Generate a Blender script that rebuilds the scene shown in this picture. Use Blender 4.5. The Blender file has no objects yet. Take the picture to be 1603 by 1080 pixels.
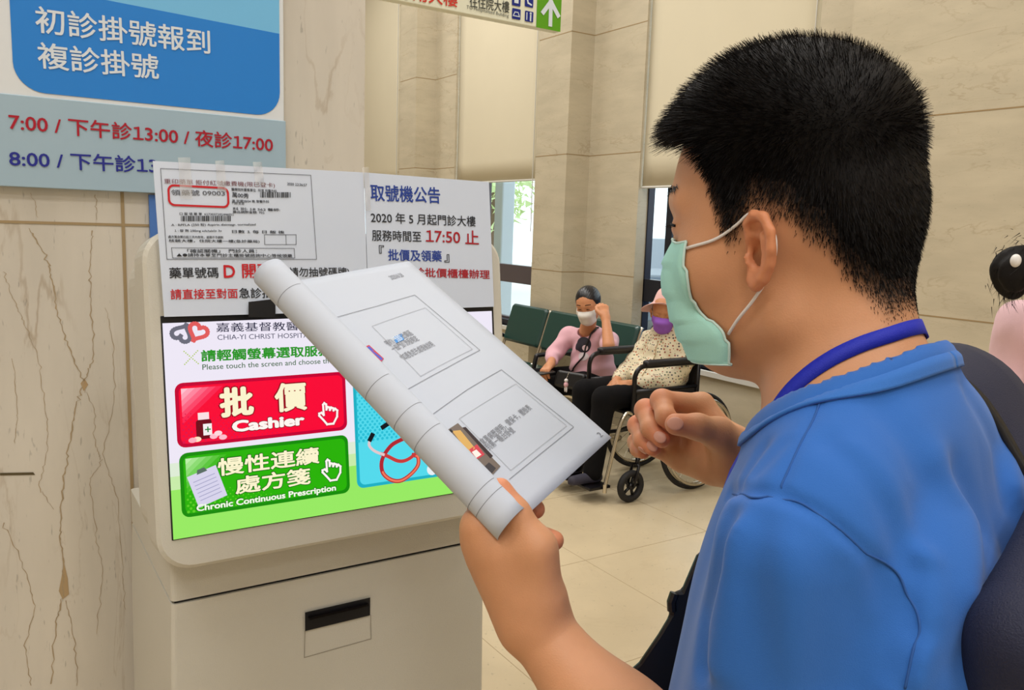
import bpy, math, random
import numpy as np
from mathutils import Vector, Matrix

random.seed(7)
rng = np.random.default_rng(7)
SC = bpy.context.scene
COL = SC.collection
PI = math.pi

# ------------------------------------------------------------------ camera
F_PX, CAM_H = 1285.0, 1.55
YAW, PITCH, ROLL = math.radians(32.94), math.radians(8.28), math.radians(-1.96)
_fw = np.array([math.sin(YAW) * math.cos(PITCH), math.cos(YAW) * math.cos(PITCH), -math.sin(PITCH)])
_r = np.array([math.cos(YAW), -math.sin(YAW), 0.0])
_d = np.cross(_fw, _r)
_c, _s = math.cos(ROLL), math.sin(ROLL)
CM = np.array([_c * _r + _s * _d, -_s * _r + _c * _d, _fw])      # rows: right, down, forward
CP = np.array([0.0, 0.0, CAM_H])
cam_data = bpy.data.cameras.new('camera')
cam = bpy.data.objects.new('camera', cam_data)
COL.objects.link(cam)
cam_data.sensor_fit = 'HORIZONTAL'
cam_data.sensor_width = 36.0
cam_data.lens = 36.0 * F_PX / 1603.0
cam_data.clip_start = 0.02
m = Matrix.Identity(4)
for i in range(3):
    m[i][0], m[i][1], m[i][2], m[i][3] = CM[0][i], -CM[1][i], -CM[2][i], CP[i]
cam.matrix_world = m
SC.camera = cam

# ------------------------------------------------------------------ world, lights, exposure
SC.view_settings.view_transform = 'Standard'
SC.view_settings.look = 'None'
SC.view_settings.gamma = 1.0
SC.view_settings.exposure = 0.0
SC.view_settings.use_curve_mapping = False
w = bpy.data.worlds.new('sky'); SC.world = w
w.use_nodes = True
bg = w.node_tree.nodes['Background']
bg.inputs[0].default_value = (0.86, 0.94, 1.0, 1)
bg.inputs[1].default_value = 2.2

def area(name, loc, sx, sy, watts, col=(1, 0.98, 0.95), rot=(0, 0, 0)):
    l = bpy.data.lights.new(name, 'AREA'); l.shape = 'RECTANGLE'
    l.size, l.size_y, l.energy, l.color = sx, sy, watts, col
    o = bpy.data.objects.new(name, l); COL.objects.link(o)
    o.location = loc; o.rotation_euler = rot
    return o
for (x, y, e) in ((-1.6, -3.2, 48), (1.0, -3.2, 38), (-1.4, -1.4, 60), (1.0, -1.6, 50), (-1.6, 0.2, 50), (0.9, 0.9, 34), (2.2, -0.4, 26), (2.3, 2.4, 60),  # first two are unseen fill lights, added to brighten the kiosk front
                  (2.0, 4.6, 80), (2.8, 6.8, 70), (2.4, 9.2, 80), (0.2, 4.6, 60), (0.3, 7.5, 60)):
    area('ceiling_or_fill_lamp', (x, y, 4.95), 1.2, 0.6, e * 0.74, (1, 0.98, 0.95))

# ------------------------------------------------------------------ pixel <-> place helpers (used while measuring the photograph)
def ray(x, y): return np.array([(x - 801.5) / F_PX, (y - 540.0) / F_PX, 1.0]) @ CM
def J(x, y, d): return CP + ray(x, y) * d
def at_x(x, y, X): r = ray(x, y); return CP + r * X / r[0]
def at_y(x, y, Y): r = ray(x, y); return CP + r * Y / r[1]
def at_z(x, y, Z): r = ray(x, y); return CP + r * (Z - CAM_H) / r[2]
def V3(*a): return np.array(a, dtype=float)
def nrm(v): v = np.asarray(v, float); return v / (np.linalg.norm(v) + 1e-12)
def lerp(a, b, t): return a + (b - a) * t
def sstep(a, b, x): t = np.clip((x - a) / (b - a), 0, 1); return t * t * (3 - 2 * t)

class Plane:
    def __init__(s, O, U, V):
        s.O, s.U = np.asarray(O, float), nrm(U)
        V = np.asarray(V, float); V = V - s.U * (V @ s.U); s.V = nrm(V); s.N = np.cross(s.U, s.V)
    def hit(s, x, y):
        r = ray(x, y); t = ((s.O - CP) @ s.N) / (r @ s.N); p = CP + r * t - s.O
        return np.array([p @ s.U, p @ s.V])
    def pt(s, uv, e=0.0):
        uv = np.atleast_2d(uv)
        return s.O + uv[:, :1] * s.U + uv[:, 1:2] * s.V + np.asarray(e) * s.N

# ------------------------------------------------------------------ materials
def lin(c):
    c = np.asarray(c, float) / 255.0
    return tuple(np.where(c <= 0.04045, c / 12.92, ((c + 0.055) / 1.055) ** 2.4))
def mat(name, rgb, rough=0.5, metal=0.0, spec=0.5, vary=0.0, vscale=8.0, bump=0.0, bscale=200.0, sss=0.0, attr=None, coat=0.0, sheen=0.0, alpha=1.0):
    M = bpy.data.materials.new(name); M.use_nodes = True
    nt = M.node_tree; b = nt.nodes['Principled BSDF']
    c = (*lin(rgb), 1)
    b.inputs['Base Color'].default_value = c
    b.inputs['Roughness'].default_value = rough
    b.inputs['Metallic'].default_value = metal
    b.inputs['Specular IOR Level'].default_value = spec
    if coat: b.inputs['Coat Weight'].default_value = coat
    if sheen: b.inputs['Sheen Weight'].default_value = sheen
    if alpha < 1: b.inputs['Alpha'].default_value = alpha
    if sss:
        b.inputs['Subsurface Weight'].default_value = sss
        b.inputs['Subsurface Radius'].default_value = (0.012, 0.005, 0.003)
        b.inputs['Subsurface Scale'].default_value = 0.6
    src = None
    geo = nt.nodes.new('ShaderNodeNewGeometry')
    if attr:
        a = nt.nodes.new('ShaderNodeAttribute'); a.attribute_name = attr; src = a.outputs['Color']
    if vary:
        n = nt.nodes.new('ShaderNodeTexNoise'); n.inputs['Scale'].default_value = vscale; n.inputs['Detail'].default_value = 4
        nt.links.new(geo.outputs['Position'], n.inputs['Vector'])
        mr = nt.nodes.new('ShaderNodeMapRange'); mr.inputs[3].default_value = 1 - vary; mr.inputs[4].default_value = 1 + vary
        nt.links.new(n.outputs['Fac'], mr.inputs[0])
        mx = nt.nodes.new('ShaderNodeMix'); mx.data_type = 'RGBA'; mx.blend_type = 'MULTIPLY'; mx.inputs[0].default_value = 1
        if src: nt.links.new(src, mx.inputs[6])
        else: mx.inputs[6].default_value = c
        nt.links.new(mr.outputs[0], mx.inputs[7]); src = mx.outputs[2]
    if src: nt.links.new(src, b.inputs['Base Color'])
    if bump:
        n = nt.nodes.new('ShaderNodeTexNoise'); n.inputs['Scale'].default_value = bscale; n.inputs['Detail'].default_value = 3
        nt.links.new(geo.outputs['Position'], n.inputs['Vector'])
        bp = nt.nodes.new('ShaderNodeBump'); bp.inputs['Strength'].default_value = bump; bp.inputs['Distance'].default_value = 0.002
        nt.links.new(n.outputs['Fac'], bp.inputs['Height']); nt.links.new(bp.outputs[0], b.inputs['Normal'])
    return M
_em = {}
def emat(rgb, k=1.0):
    key = (tuple(rgb), k)
    if key in _em: return _em[key]
    M = bpy.data.materials.new('screen_light'); M.use_nodes = True
    b = M.node_tree.nodes['Principled BSDF']
    b.inputs['Base Color'].default_value = (0, 0, 0, 1); b.inputs['Roughness'].default_value = 0.35
    b.inputs['Specular IOR Level'].default_value = 0.15
    b.inputs['Emission Color'].default_value = (*lin(rgb), 1); b.inputs['Emission Strength'].default_value = k
    _em[key] = M
    return M
_im = {}
def ink(rgb, rough=0.6):
    k = tuple(rgb)
    if k not in _im: _im[k] = mat('ink', rgb, rough, spec=0.3)
    return _im[k]

def marble(name, base, vein, stretch, rough=0.22, vein_amt=0.8, seed=0.0, vscale=1.0):
    M = bpy.data.materials.new(name); M.use_nodes = True
    nt = M.node_tree; b = nt.nodes['Principled BSDF']; L = nt.links
    geo = nt.nodes.new('ShaderNodeNewGeometry')
    mp = nt.nodes.new('ShaderNodeMapping'); mp.inputs['Scale'].default_value = stretch; mp.inputs['Location'].default_value = (seed, seed * 1.7, seed * .6)
    L.new(geo.outputs['Position'], mp.inputs['Vector'])
    def noise(sc, det, dist=0.0, rgh=0.55):
        n = nt.nodes.new('ShaderNodeTexNoise'); n.inputs['Scale'].default_value = sc; n.inputs['Detail'].default_value = det
        n.inputs['Distortion'].default_value = dist; n.inputs['Roughness'].default_value = rgh
        L.new(mp.outputs[0], n.inputs['Vector']); return n.outputs['Fac']
    def ramp(src, pts):
        r = nt.nodes.new('ShaderNodeValToRGB'); e = r.color_ramp.elements
        while len(e) < len(pts): e.new(0.5)
        for el, (p, v) in zip(e, pts): el.position = p; el.color = (v, v, v, 1)
        L.new(src, r.inputs[0]); return r.outputs[0]
    def mul(a, bb):
        x = nt.nodes.new('ShaderNodeMath'); x.operation = 'MULTIPLY'; L.new(a, x.inputs[0]); L.new(bb, x.inputs[1]); return x.outputs[0]
    v1 = ramp(noise(2.1 * vscale, 7, 0.5), [(0.484, 0), (0.498, 1), (0.502, 1), (0.516, 0)])
    v2 = ramp(noise(5.0 * vscale, 6, 0.8), [(0.485, 0), (0.499, 1), (0.501, 1), (0.515, 0)])
    brk = ramp(noise(1.3, 3), [(0.46, 0), (0.62, 1)])
    v1 = mul(v1, brk)
    v2b = mul(v2, ramp(noise(1.9, 2, 0.2), [(0.45, 0), (0.62, 0.5)]))
    mxn = nt.nodes.new('ShaderNodeMath'); mxn.operation = 'MAXIMUM'; L.new(v1, mxn.inputs[0]); L.new(v2b, mxn.inputs[1])
    am = nt.nodes.new('ShaderNodeMath'); am.operation = 'MULTIPLY'; am.inputs[1].default_value = vein_amt; L.new(mxn.outputs[0], am.inputs[0])
    cl = ramp(noise(3.2, 5), [(0.3, 0.9), (0.7, 1.06)])
    spk = ramp(noise(60, 2), [(0.68, 1), (0.74, 0.72)])
    mix = nt.nodes.new('ShaderNodeMix'); mix.data_type = 'RGBA'
    mix.inputs[6].default_value = (*lin(base), 1); mix.inputs[7].default_value = (*lin(vein), 1)
    L.new(am.outputs[0], mix.inputs[0])
    def mulc(a, f):
        x = nt.nodes.new('ShaderNodeMix'); x.data_type = 'RGBA'; x.blend_type = 'MULTIPLY'; x.inputs[0].default_value = 1
        L.new(a, x.inputs[6]); L.new(f, x.inputs[7]); return x.outputs[2]
    L.new(mulc(mulc(mix.outputs[2], cl), spk), b.inputs['Base Color'])
    b.inputs['Roughness'].default_value = rough
    return M

# ------------------------------------------------------------------ mesh helpers
def wloc(o):
    v = np.zeros(3)
    while o is not None: v += np.array(o.location); o = o.parent
    return v
class MB:
    """collects pieces of ONE mesh"""
    def __init__(s): s.V, s.F, s.n = [], [], 0
    def add(s, V, F):
        V = np.asarray(V, float); s.V.append(V)
        if isinstance(F, np.ndarray): s.F += (F + s.n).tolist()
        else: s.F += [[i + s.n for i in f] for f in F]
        s.n += len(V); return s
    def box(s, lo, hi): return s.obox((np.asarray(lo, float) + hi) / 2, (np.asarray(hi, float) - lo) / 2, np.eye(3))
    def obox(s, c, half, R):
        R = np.asarray(R, float); sg = np.array([[x, y, z] for x in (-1, 1) for y in (-1, 1) for z in (-1, 1)], float)
        return s.add(np.asarray(c) + (sg * half) @ R, [[0, 1, 3, 2], [4, 6, 7, 5], [0, 4, 5, 1], [2, 3, 7, 6], [0, 2, 6, 4], [1, 5, 7, 3]])
    def rbox(s, c, half, R, r=0.01, seg=3):
        """box with rounded vertical section (in its first two axes) and chamfered ends"""
        c = np.asarray(c, float); R = np.asarray(R, float); hx, hy, hz = half
        r = min(r, hx * .98, hy * .98); ch = min(r * .6, hz * .6)
        rings = []
        for zz, ins in ((-hz, ch), (-hz + ch, 0), (hz - ch, 0), (hz, ch)):
            rings.append(np.array([[x, y, zz] for x, y in rrect(-hx + ins, -hy + ins, hx - ins, hy - ins, max(r - ins * .5, .0005), seg)]))
        n = len(rings[0]); F = []
        for k in range(3):
            for i in range(n): j = (i + 1) % n; F.append([k * n + i, k * n + j, (k + 1) * n + j, (k + 1) * n + i])
        F.append(list(range(n))[::-1]); F.append([3 * n + i for i in range(n)])
        return s.add(c + np.concatenate(rings) @ R, F)
    def tube(s, pts, r, n=10, closed=False, caps=True):
        pts = np.asarray(pts, float); m = len(pts); r = np.broadcast_to(np.asarray(r, float), (m,))
        if closed: T = np.roll(pts, -1, 0) - np.roll(pts, 1, 0)
        else:
            T = np.gradient(pts, axis=0)
        T /= np.linalg.norm(T, axis=1)[:, None] + 1e-12
        a = np.array([0, 0, 1.0]) if abs(T[0][2]) < .9 else np.array([1.0, 0, 0])
        u = nrm(np.cross(T[0], a)); V = []
        an = np.arange(n) * 2 * PI / n
        for i in range(m):
            u = nrm(u - T[i] * (u @ T[i])); v = np.cross(T[i], u)
            V.append(pts[i] + r[i] * (np.cos(an)[:, None] * u + np.sin(an)[:, None] * v))
        F = []
        for i in range(m if closed else m - 1):
            b = ((i + 1) % m) * n
            for j in range(n): k = (j + 1) % n; F.append([i * n + j, i * n + k, b + k, b + j])
        if not closed and caps: F.append(list(range(n))[::-1]); F.append([(m - 1) * n + j for j in range(n)])
        return s.add(np.concatenate(V), F)
    def cyl(s, a, b, r, n=16, r2=None): return s.tube([a, b], [r, r if r2 is None else r2], n)
    def ring(s, c, axis, R, r, n=40, m=8):
        axis = nrm(axis); a = np.array([0, 0, 1.0]) if abs(axis[2]) < .9 else np.array([1.0, 0, 0])
        u = nrm(np.cross(axis, a)); v = np.cross(axis, u); an = np.arange(n) * 2 * PI / n
        return s.tube(np.asarray(c) + R * (np.cos(an)[:, None] * u + np.sin(an)[:, None] * v), r, m, closed=True)
    def ell(s, c, rad, R=np.eye(3), nu=20, nv=12):
        V = [[0, 0, -1]]
        for i in range(1, nv):
            p = -PI / 2 + PI * i / nv
            V += [[math.cos(p) * math.cos(2 * PI * j / nu), math.cos(p) * math.sin(2 * PI * j / nu), math.sin(p)] for j in range(nu)]
        V.append([0, 0, 1]); F = []
        for j in range(nu): F.append([0, 1 + (j + 1) % nu, 1 + j])
        for i in range(nv - 2):
            for j in range(nu): a = 1 + i * nu; F.append([a + j, a + (j + 1) % nu, a + nu + (j + 1) % nu, a + nu + j])
        a = 1 + (nv - 2) * nu
        for j in range(nu): F.append([a + j, a + (j + 1) % nu, len(V) - 1])
        return s.add(np.asarray(c) + (np.array(V) * rad) @ np.asarray(R, float), F)
    def grid(s, G, closed_u=False):
        G = np.asarray(G, float); a, b = G.shape[:2]
        F = [[i * b + j, i * b + (j + 1) % b, ((i + 1) % a) * b + (j + 1) % b, ((i + 1) % a) * b + j]
             for i in range(a if closed_u else a - 1) for j in range(b - 1)]
        return s.add(G.reshape(-1, 3), F)
    def prism(s, poly3, ext):
        P = np.asarray(poly3, float); n = len(P)
        F = [list(range(n))[::-1], [n + i for i in range(n)]] + [[i, (i + 1) % n, n + (i + 1) % n, n + i] for i in range(n)]
        return s.add(np.concatenate([P, P + np.asarray(ext)]), F)
    def poly(s, P): return s.add(P, [list(range(len(P)))])
    def strip(s, P, Wd, width, closed=False):
        """flat ribbon along P; Wd = side direction(s)"""
        P = np.asarray(P, float); Wd = np.broadcast_to(np.asarray(Wd, float), P.shape)
        n = len(P); V = np.concatenate([P - Wd * width / 2, P + Wd * width / 2])
        F = [[i, (i + 1) % n, n + (i + 1) % n, n + i] for i in range(n if closed else n - 1)]
        return s.add(V, F)
    def build(s, name, material, parent=None, smooth=False, kind=None, solid=0.0, bevel=0.0, sub=0):
        V = np.concatenate(s.V) if s.V else np.zeros((0, 3))
        return mk(name, V, s.F, material, parent, smooth, kind, solid, bevel, sub)
def rrect(x0, y0, x1, y1, r, seg=5):
    out = []
    for cx, cy, a0 in ((x1 - r, y0 + r, -PI / 2), (x1 - r, y1 - r, 0), (x0 + r, y1 - r, PI / 2), (x0 + r, y0 + r, PI)):
        out += [(cx + r * math.cos(a0 + PI / 2 * i / seg), cy + r * math.sin(a0 + PI / 2 * i / seg)) for i in range(seg + 1)]
    return out
def mk(name, V, F, material, parent=None, smooth=False, kind=None, solid=0.0, bevel=0.0, sub=0):
    V = np.asarray(V, np.float64)
    if parent is not None: V = V - wloc(parent)
    me = bpy.data.meshes.new(name)
    if isinstance(F, np.ndarray):
        nf, k = F.shape
        me.vertices.add(len(V)); me.vertices.foreach_set('co', V.astype(np.float32).ravel())
        me.loops.add(nf * k); me.loops.foreach_set('vertex_index', F.astype(np.int32).ravel())
        me.polygons.add(nf); me.polygons.foreach_set('loop_start', np.arange(0, nf * k, k, dtype=np.int32))
        me.update(calc_edges=True); me.validate()
    else:
        me.from_pydata(V.tolist(), [], F); me.update()
    if smooth: me.polygons.foreach_set('use_smooth', np.ones(len(me.polygons), bool))
    for mm in (material if isinstance(material, (list, tuple)) else [material]): me.materials.append(mm)
    o = bpy.data.objects.new(name, me); COL.objects.link(o)
    if parent is not None: o.parent = parent
    if kind: o['kind'] = kind
    if bevel:
        b = o.modifiers.new('bevel', 'BEVEL'); b.width = bevel; b.segments = 2; b.limit_method = 'ANGLE'
    if solid:
        b = o.modifiers.new('solid', 'SOLIDIFY'); b.thickness = solid; b.offset = 0
    if sub:
        b = o.modifiers.new('sub', 'SUBSURF'); b.levels = sub; b.render_levels = sub
    return o
def tag(o, label, cat, group=None):
    o['label'] = label; o['category'] = cat
    if group: o['group'] = group
    return o
def thing(name, loc, label, cat, group=None):
    o = bpy.data.objects.new(name, None); COL.objects.link(o)
    o.location = Vector([float(v) for v in loc]); o.empty_display_size = 0.1
    return tag(o, label, cat, group)

# text -> flat mesh fitted to a box on a plane
_tc = {}
def raw_text(s):
    c = bpy.data.curves.new('t', 'FONT'); c.body = s; c.resolution_u = 3
    o = bpy.data.objects.new('t', c); COL.objects.link(o)
    dg = bpy.context.evaluated_depsgraph_get(); dg.update()
    me = bpy.data.meshes.new_from_object(o.evaluated_get(dg))
    V = np.array([[v.co[0], v.co[1], 0] for v in me.vertices]).reshape(-1, 3); F = [list(p.vertices) for p in me.polygons]
    bpy.data.objects.remove(o); bpy.data.curves.remove(c); bpy.data.meshes.remove(me)
    return V, F
def advance(s): return raw_text(s + '|')[0][:, 0].max() - raw_text('|')[0][:, 0].max() if s else 0.0
def text_mesh(s, bold):
    k = (s, bold)
    if k in _tc: return _tc[k]
    if '1' in s:                               # the figure one with its flag, set between the other characters
        V1, F1 = raw_text('\uff11'); V1 = V1 - V1.min(0); h0 = raw_text('0')[0]; V1 = V1 * ((h0[:, 1].max()) / V1[:, 1].max()); w1 = V1[:, 0].max()
        x, VV, FF, n = 0.0, [], [], 0
        for q, seg in enumerate(s.split('1')):
            if q: VV.append(V1 + (x + .29 - w1 / 2, 0, 0)); FF += [[i + n for i in f] for f in F1]; n += len(V1); x += .56
            if seg.strip(): v, f = raw_text(seg); VV.append(v + (x, 0, 0)); FF += [[i + n for i in g] for g in f]; n += len(v)
            x += advance(seg)
        V, F = np.concatenate(VV), FF
    else: V, F = raw_text(s)
    if bold:                                   # heavier weight: the strokes widened in eight directions
        VV, FF = [V], list(F)
        for q in range(8):
            d = np.array([math.cos(q * PI / 4), math.sin(q * PI / 4), 0]) * bold + (0, 0, 6e-6 * (q + 1))
            FF += [[x + len(V) * (q + 1) for x in f] for f in F]; VV.append(V + d)
        V, F = np.concatenate(VV), FF
    _tc[k] = (V, F); return V, F
def txt(pl, s, p0, p1, hpx, m, parent, bold=0.0, e=0.001, name='lettering', uv=False, mapf=None):
    """one line of writing; p0,p1 = ends of its baseline in photo pixels, hpx its height there"""
    V, F = text_mesh(s, bold)
    a, b = (np.array(p0), np.array(p1)) if uv else (pl.hit(*p0), pl.hit(*p1))
    d = b - a; W = np.linalg.norm(d); d = d / W; nperp = np.array([-d[1], d[0]])
    if uv: Ht = hpx
    else:
        mid = ((p0[0] + p1[0]) / 2, (p0[1] + p1[1]) / 2)
        g = nrm(np.array([pl.hit(mid[0] + 1, mid[1]) - pl.hit(*mid), pl.hit(mid[0], mid[1] + 1) - pl.hit(*mid)])[1])
        k = np.linalg.norm(pl.hit(mid[0], mid[1] - hpx) - pl.hit(*mid)); Ht = k
    lift = V[:, 2:]; V = V[:, :2]; lo, hi = V.min(0), V.max(0)
    q = (V - lo) / np.maximum(hi - lo, 1e-6); e = e + lift
    uvp = a + q[:, :1] * W * d + q[:, 1:] * Ht * nperp
    mb = MB(); mb.add(pl.pt(uvp, e) if mapf is None else mapf(uvp, e), F)
    return mb.build(name, m, parent)
def ppoly(pl, pix, m, parent, name, e=0.001, uv=False):
    P = [p if uv else pl.hit(*p) for p in pix]
    mb = MB(); mb.poly(pl.pt(np.array(P), e)); return mb.build(name, m, parent)
def pline(pl, pix, width, m, parent, name, e=0.001, closed=False, uv=False):
    P = np.array([p if uv else pl.hit(*p) for p in pix]); mb = MB(); n = len(P)
    for i in range(n if closed else n - 1):
        a, b = P[i], P[(i + 1) % n]; d = nrm(b - a); q = np.array([-d[1], d[0]]) * width / 2; a2, b2 = a - d * width / 2, b + d * width / 2
        mb.poly(pl.pt(np.array([a2 - q, b2 - q, b2 + q, a2 + q]), e + 1e-5 * i))
    return mb.build(name, m, parent)

# ------------------------------------------------------------------ distance fields for bodies and cloth
def sd_cap(P, a, b, r1, r2=None):
    a = np.asarray(a, np.float32); b = np.asarray(b, np.float32); r2 = r1 if r2 is None else r2
    ba = b - a; pa = P - a; t = np.clip(pa @ ba / (ba @ ba + 1e-12), 0, 1)
    return np.linalg.norm(pa - t[..., None] * ba, axis=-1) - (r1 + (r2 - r1) * t)
def sd_ell(P, c, r, R=None):
    p = P - np.asarray(c, np.float32)
    if R is not None: p = p @ np.asarray(R, np.float32).T
    r = np.asarray(r, np.float32); k0 = np.linalg.norm(p / r, axis=-1); k1 = np.linalg.norm(p / (r * r), axis=-1)
    return k0 * (k0 - 1) / (k1 + 1e-9)
def smin(a, b, k):
    h = np.clip(.5 + .5 * (b - a) / k, 0, 1); return b + (a - b) * h - k * h * (1 - h)
def smax(a, b, k): return -smin(-a, -b, k)
def chain(P, pts, rs, k=0.004):
    f = None
    for i in range(len(pts) - 1):
        g = sd_cap(P, pts[i], pts[i + 1], rs[i], rs[i + 1]); f = g if f is None else smin(f, g, k)
    return f
def dline(P, pts):
    f = None
    for i in range(len(pts) - 1):
        g = sd_cap(P, pts[i], pts[i + 1], 0.0); f = g if f is None else np.minimum(f, g)
    return f
def nets(fn, lo, hi, h):
    lo = np.asarray(lo, np.float32); hi = np.asarray(hi, np.float32)
    n = np.maximum(((hi - lo) / h).astype(int) + 2, 4)
    ax = [lo[i] + h * np.arange(n[i], dtype=np.float32) for i in range(3)]
    F = np.empty(n, np.float32); step = max(1, int(400000 / (n[1] * n[2])))
    for i in range(0, n[0], step):
        P = np.stack(np.meshgrid(ax[0][i:i + step], ax[1], ax[2], indexing='ij'), -1)
        F[i:i + step] = fn(P)
    F = np.where(np.abs(F) < 1e-7, 1e-7, F)
    F[0] = np.maximum(F[0], 1e-4); F[-1] = np.maximum(F[-1], 1e-4); F[:, 0] = np.maximum(F[:, 0], 1e-4); F[:, -1] = np.maximum(F[:, -1], 1e-4)
    F[:, :, 0] = np.maximum(F[:, :, 0], 1e-4); F[:, :, -1] = np.maximum(F[:, :, -1], 1e-4)
    S = F < 0; nx, ny, nz = F.shape
    corners = [(i, j, k) for i in (0, 1) for j in (0, 1) for k in (0, 1)]
    cnt = sum(S[i:nx - 1 + i, j:ny - 1 + j, k:nz - 1 + k].astype(np.int8) for i, j, k in corners)
    act = (cnt > 0) & (cnt < 8); A = np.argwhere(act); idx = np.full(act.shape, -1, np.int64); idx[act] = np.arange(len(A))
    acc = np.zeros((len(A), 3)); num = np.zeros(len(A))
    for a in corners:
        for d in range(3):
            if a[d]: continue
            b = list(a); b[d] = 1
            fa = F[A[:, 0] + a[0], A[:, 1] + a[1], A[:, 2] + a[2]]; fb = F[A[:, 0] + b[0], A[:, 1] + b[1], A[:, 2] + b[2]]
            mk_ = (fa < 0) != (fb < 0); t = np.where(mk_, fa / np.where(mk_, fa - fb, 1), 0)
            pos = np.array(a, float)[None] + t[:, None] * (np.array(b) - np.array(a))[None]
            acc[mk_] += pos[mk_]; num[mk_] += 1
    V = lo + h * (A + acc / num[:, None]); Q = []
    for d in range(3):
        u, v = (d + 1) % 3, (d + 2) % 3
        sl = [slice(None)] * 3; sl2 = [slice(None)] * 3; sl[d] = slice(0, -1); sl2[d] = slice(1, None)
        ch = S[tuple(sl)] != S[tuple(sl2)]; E = np.argwhere(ch); E = E[(E[:, u] > 0) & (E[:, v] > 0)]
        s0 = S[E[:, 0], E[:, 1], E[:, 2]]
        def cell(du, dv):
            e = E.copy(); e[:, u] -= du; e[:, v] -= dv; return idx[e[:, 0], e[:, 1], e[:, 2]]
        q = np.stack([cell(1, 1), cell(0, 1), cell(0, 0), cell(1, 0)], 1); q[~s0] = q[~s0][:, ::-1]; Q.append(q)
    return V, np.concatenate(Q)
def joinm(parts):
    V, F, n = [], [], 0
    for v, f in parts: V.append(v); F.append(f + n); n += len(v)
    return np.concatenate(V), np.concatenate(F)
def grad(fn, p, e=0.0015):
    p = np.asarray(p, np.float32); g = np.array([fn((p + d)[None])[0] - fn((p - d)[None])[0] for d in np.eye(3, dtype=np.float32) * e]); return nrm(g)
def snap(fn, p, off=0.0, it=4):
    p = np.asarray(p, float)
    for _ in range(it): p = p - (fn(p[None].astype(np.float32))[0] - off) * grad(fn, p)
    return p
def march(fn, x, y, d0=0.2, d1=1.2):
    r = ray(x, y); d = d0
    for _ in range(90):
        v = float(fn((CP + r * d)[None].astype(np.float32))[0])
        if v < 3e-4: return CP + r * d
        d += v * 0.7
        if d > d1: break
    return CP + r * d
def set_col(o, C, name='tone'):
    at = o.data.color_attributes.new(name, 'FLOAT_COLOR', 'POINT')
    A = np.ones((len(C), 4), np.float32); A[:, :3] = C; at.data.foreach_set('color', A.ravel())

# ================================================================== SETTING
DW = 1.30                     # plane of the marble wall with the clinic sign
XC = 4.2                      # plane of the window wall
M_wl = marble('marble_left', (207, 200, 188), (150, 126, 94), (3.4, 3.4, 0.6), 0.35, 0.5, 3.1, 1.0)
M_wr = marble('marble_right', (192, 181, 157), (146, 124, 92), (1.0, 0.9, 3.4), 0.25, 0.32, 7.7, 1.1)
M_fl = marble('floor_stone', (204, 187, 155), (180, 158, 124), (0.8, 0.8, 0.8), 0.3, 0.3, 1.2, 1.2)
M_ceil = mat('ceiling_paint', (225, 222, 214), 0.9)
M_joint = mat('joint_filler', (120, 100, 70), 0.8)
M_frame = mat('window_frame', (92, 84, 88), 0.4, 0.3)
M_dframe = mat('dark_frame', (40, 42, 52), 0.35, 0.4)
M_white = mat('white_trim', (205, 203, 195), 0.5)
M_steel = mat('brushed_steel', (190, 186, 176), 0.25, 1.0)
M_black = mat('black_plastic', (18, 17, 20), 0.38)
M_rubber = mat('black_rubber', (22, 20, 22), 0.7)

MB().box((-4, -4, -0.1), (4.6, 13, 0)).build('floor', M_fl, kind='structure')
MB().box((-4, -4, 5.0), (4.6, 13, 5.1)).build('ceiling', M_ceil, kind='structure')
MB().box((-4, -4.1, 0), (4.6, -4, 5.0)).build('wall_back', M_wl, kind='structure')
MB().box((-4.1, -4, 0), (-4, 13, 5.0)).build('wall_far_left', M_wl, kind='structure')
MB().box((-4, 13, 0), (4.6, 13.1, 5.0)).build('wall_front', M_wr, kind='structure')
XE = at_y(571, 140, DW)[0]
MB().box((-4, DW, 0), (XE, DW + 0.9, 5.0)).build('wall_left', M_wl, kind='structure')
# floor tile joints
mb = MB()
gx, gy = at_z(990, 920, 0)[0], at_z(1000, 857, 0)[1]
for k in range(-6, 7):
    X = gx + k * 0.8
    if -3.9 < X < 4.1: mb.box((X - .0015, -3.9, 0), (X + .0015, 12.9, .0006))
for k in range(-8, 14):
    Y = gy + k * 0.8
    if -3.9 < Y < 12.9: mb.box((-3.9, Y - .0015, 0), (4.1, Y + .0015, .0007))
mb.build('trim_1', mat('floor_joint', (172, 152, 120), 0.6), kind='structure')
# joints of the left marble wall
mb = MB()
zj = at_y(120, 350, DW)[2]; xj = at_y(196, 450, DW)[0]
mb.box((-4, DW - .001, zj - .0018), (XE, DW, zj + .0018)); mb.box((-4, DW - .001, zj - 0.91), (xj, DW, zj - 0.907))
mb.box((xj - .0022, DW - .0012, 0), (xj + .0022, DW, 5.0)); mb.box((xj - 1.0, DW - .0012, 0), (xj - .996, DW, 5.0))
mb.build('trim_2', mat('joint_left', (160, 138, 102), 0.8), kind='structure')
wl_ = bpy.data.objects['wall_left']; pwv = Plane((0, DW, 0), (1, 0, 0), (0, 0, 1)); M_vein = mat('stone_vein', (166, 146, 116), .6, vary=.3, vscale=40)
def vein(pix, w0, seed):
    r_ = np.random.default_rng(seed); P = np.array([pwv.hit(*p) for p in pix]); Q = []
    for a, b in zip(P[:-1], P[1:]):
        for t in np.linspace(0, 1, 12)[:-1]: Q.append(lerp(a, b, t) + r_.normal(size=2) * .0011)
    Q = np.array(Q); wd = w0 * .7 * (.5 + r_.random(len(Q))); L_ = pwv.pt(Q - np.stack([wd, 0 * wd], 1) / 2, .0006); R_ = pwv.pt(Q + np.stack([wd, 0 * wd], 1) / 2, .0006)
    mb = MB(); mb.grid(np.stack([L_, R_], 1)); mb.build('stone_vein', M_vein, wl_)
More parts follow.
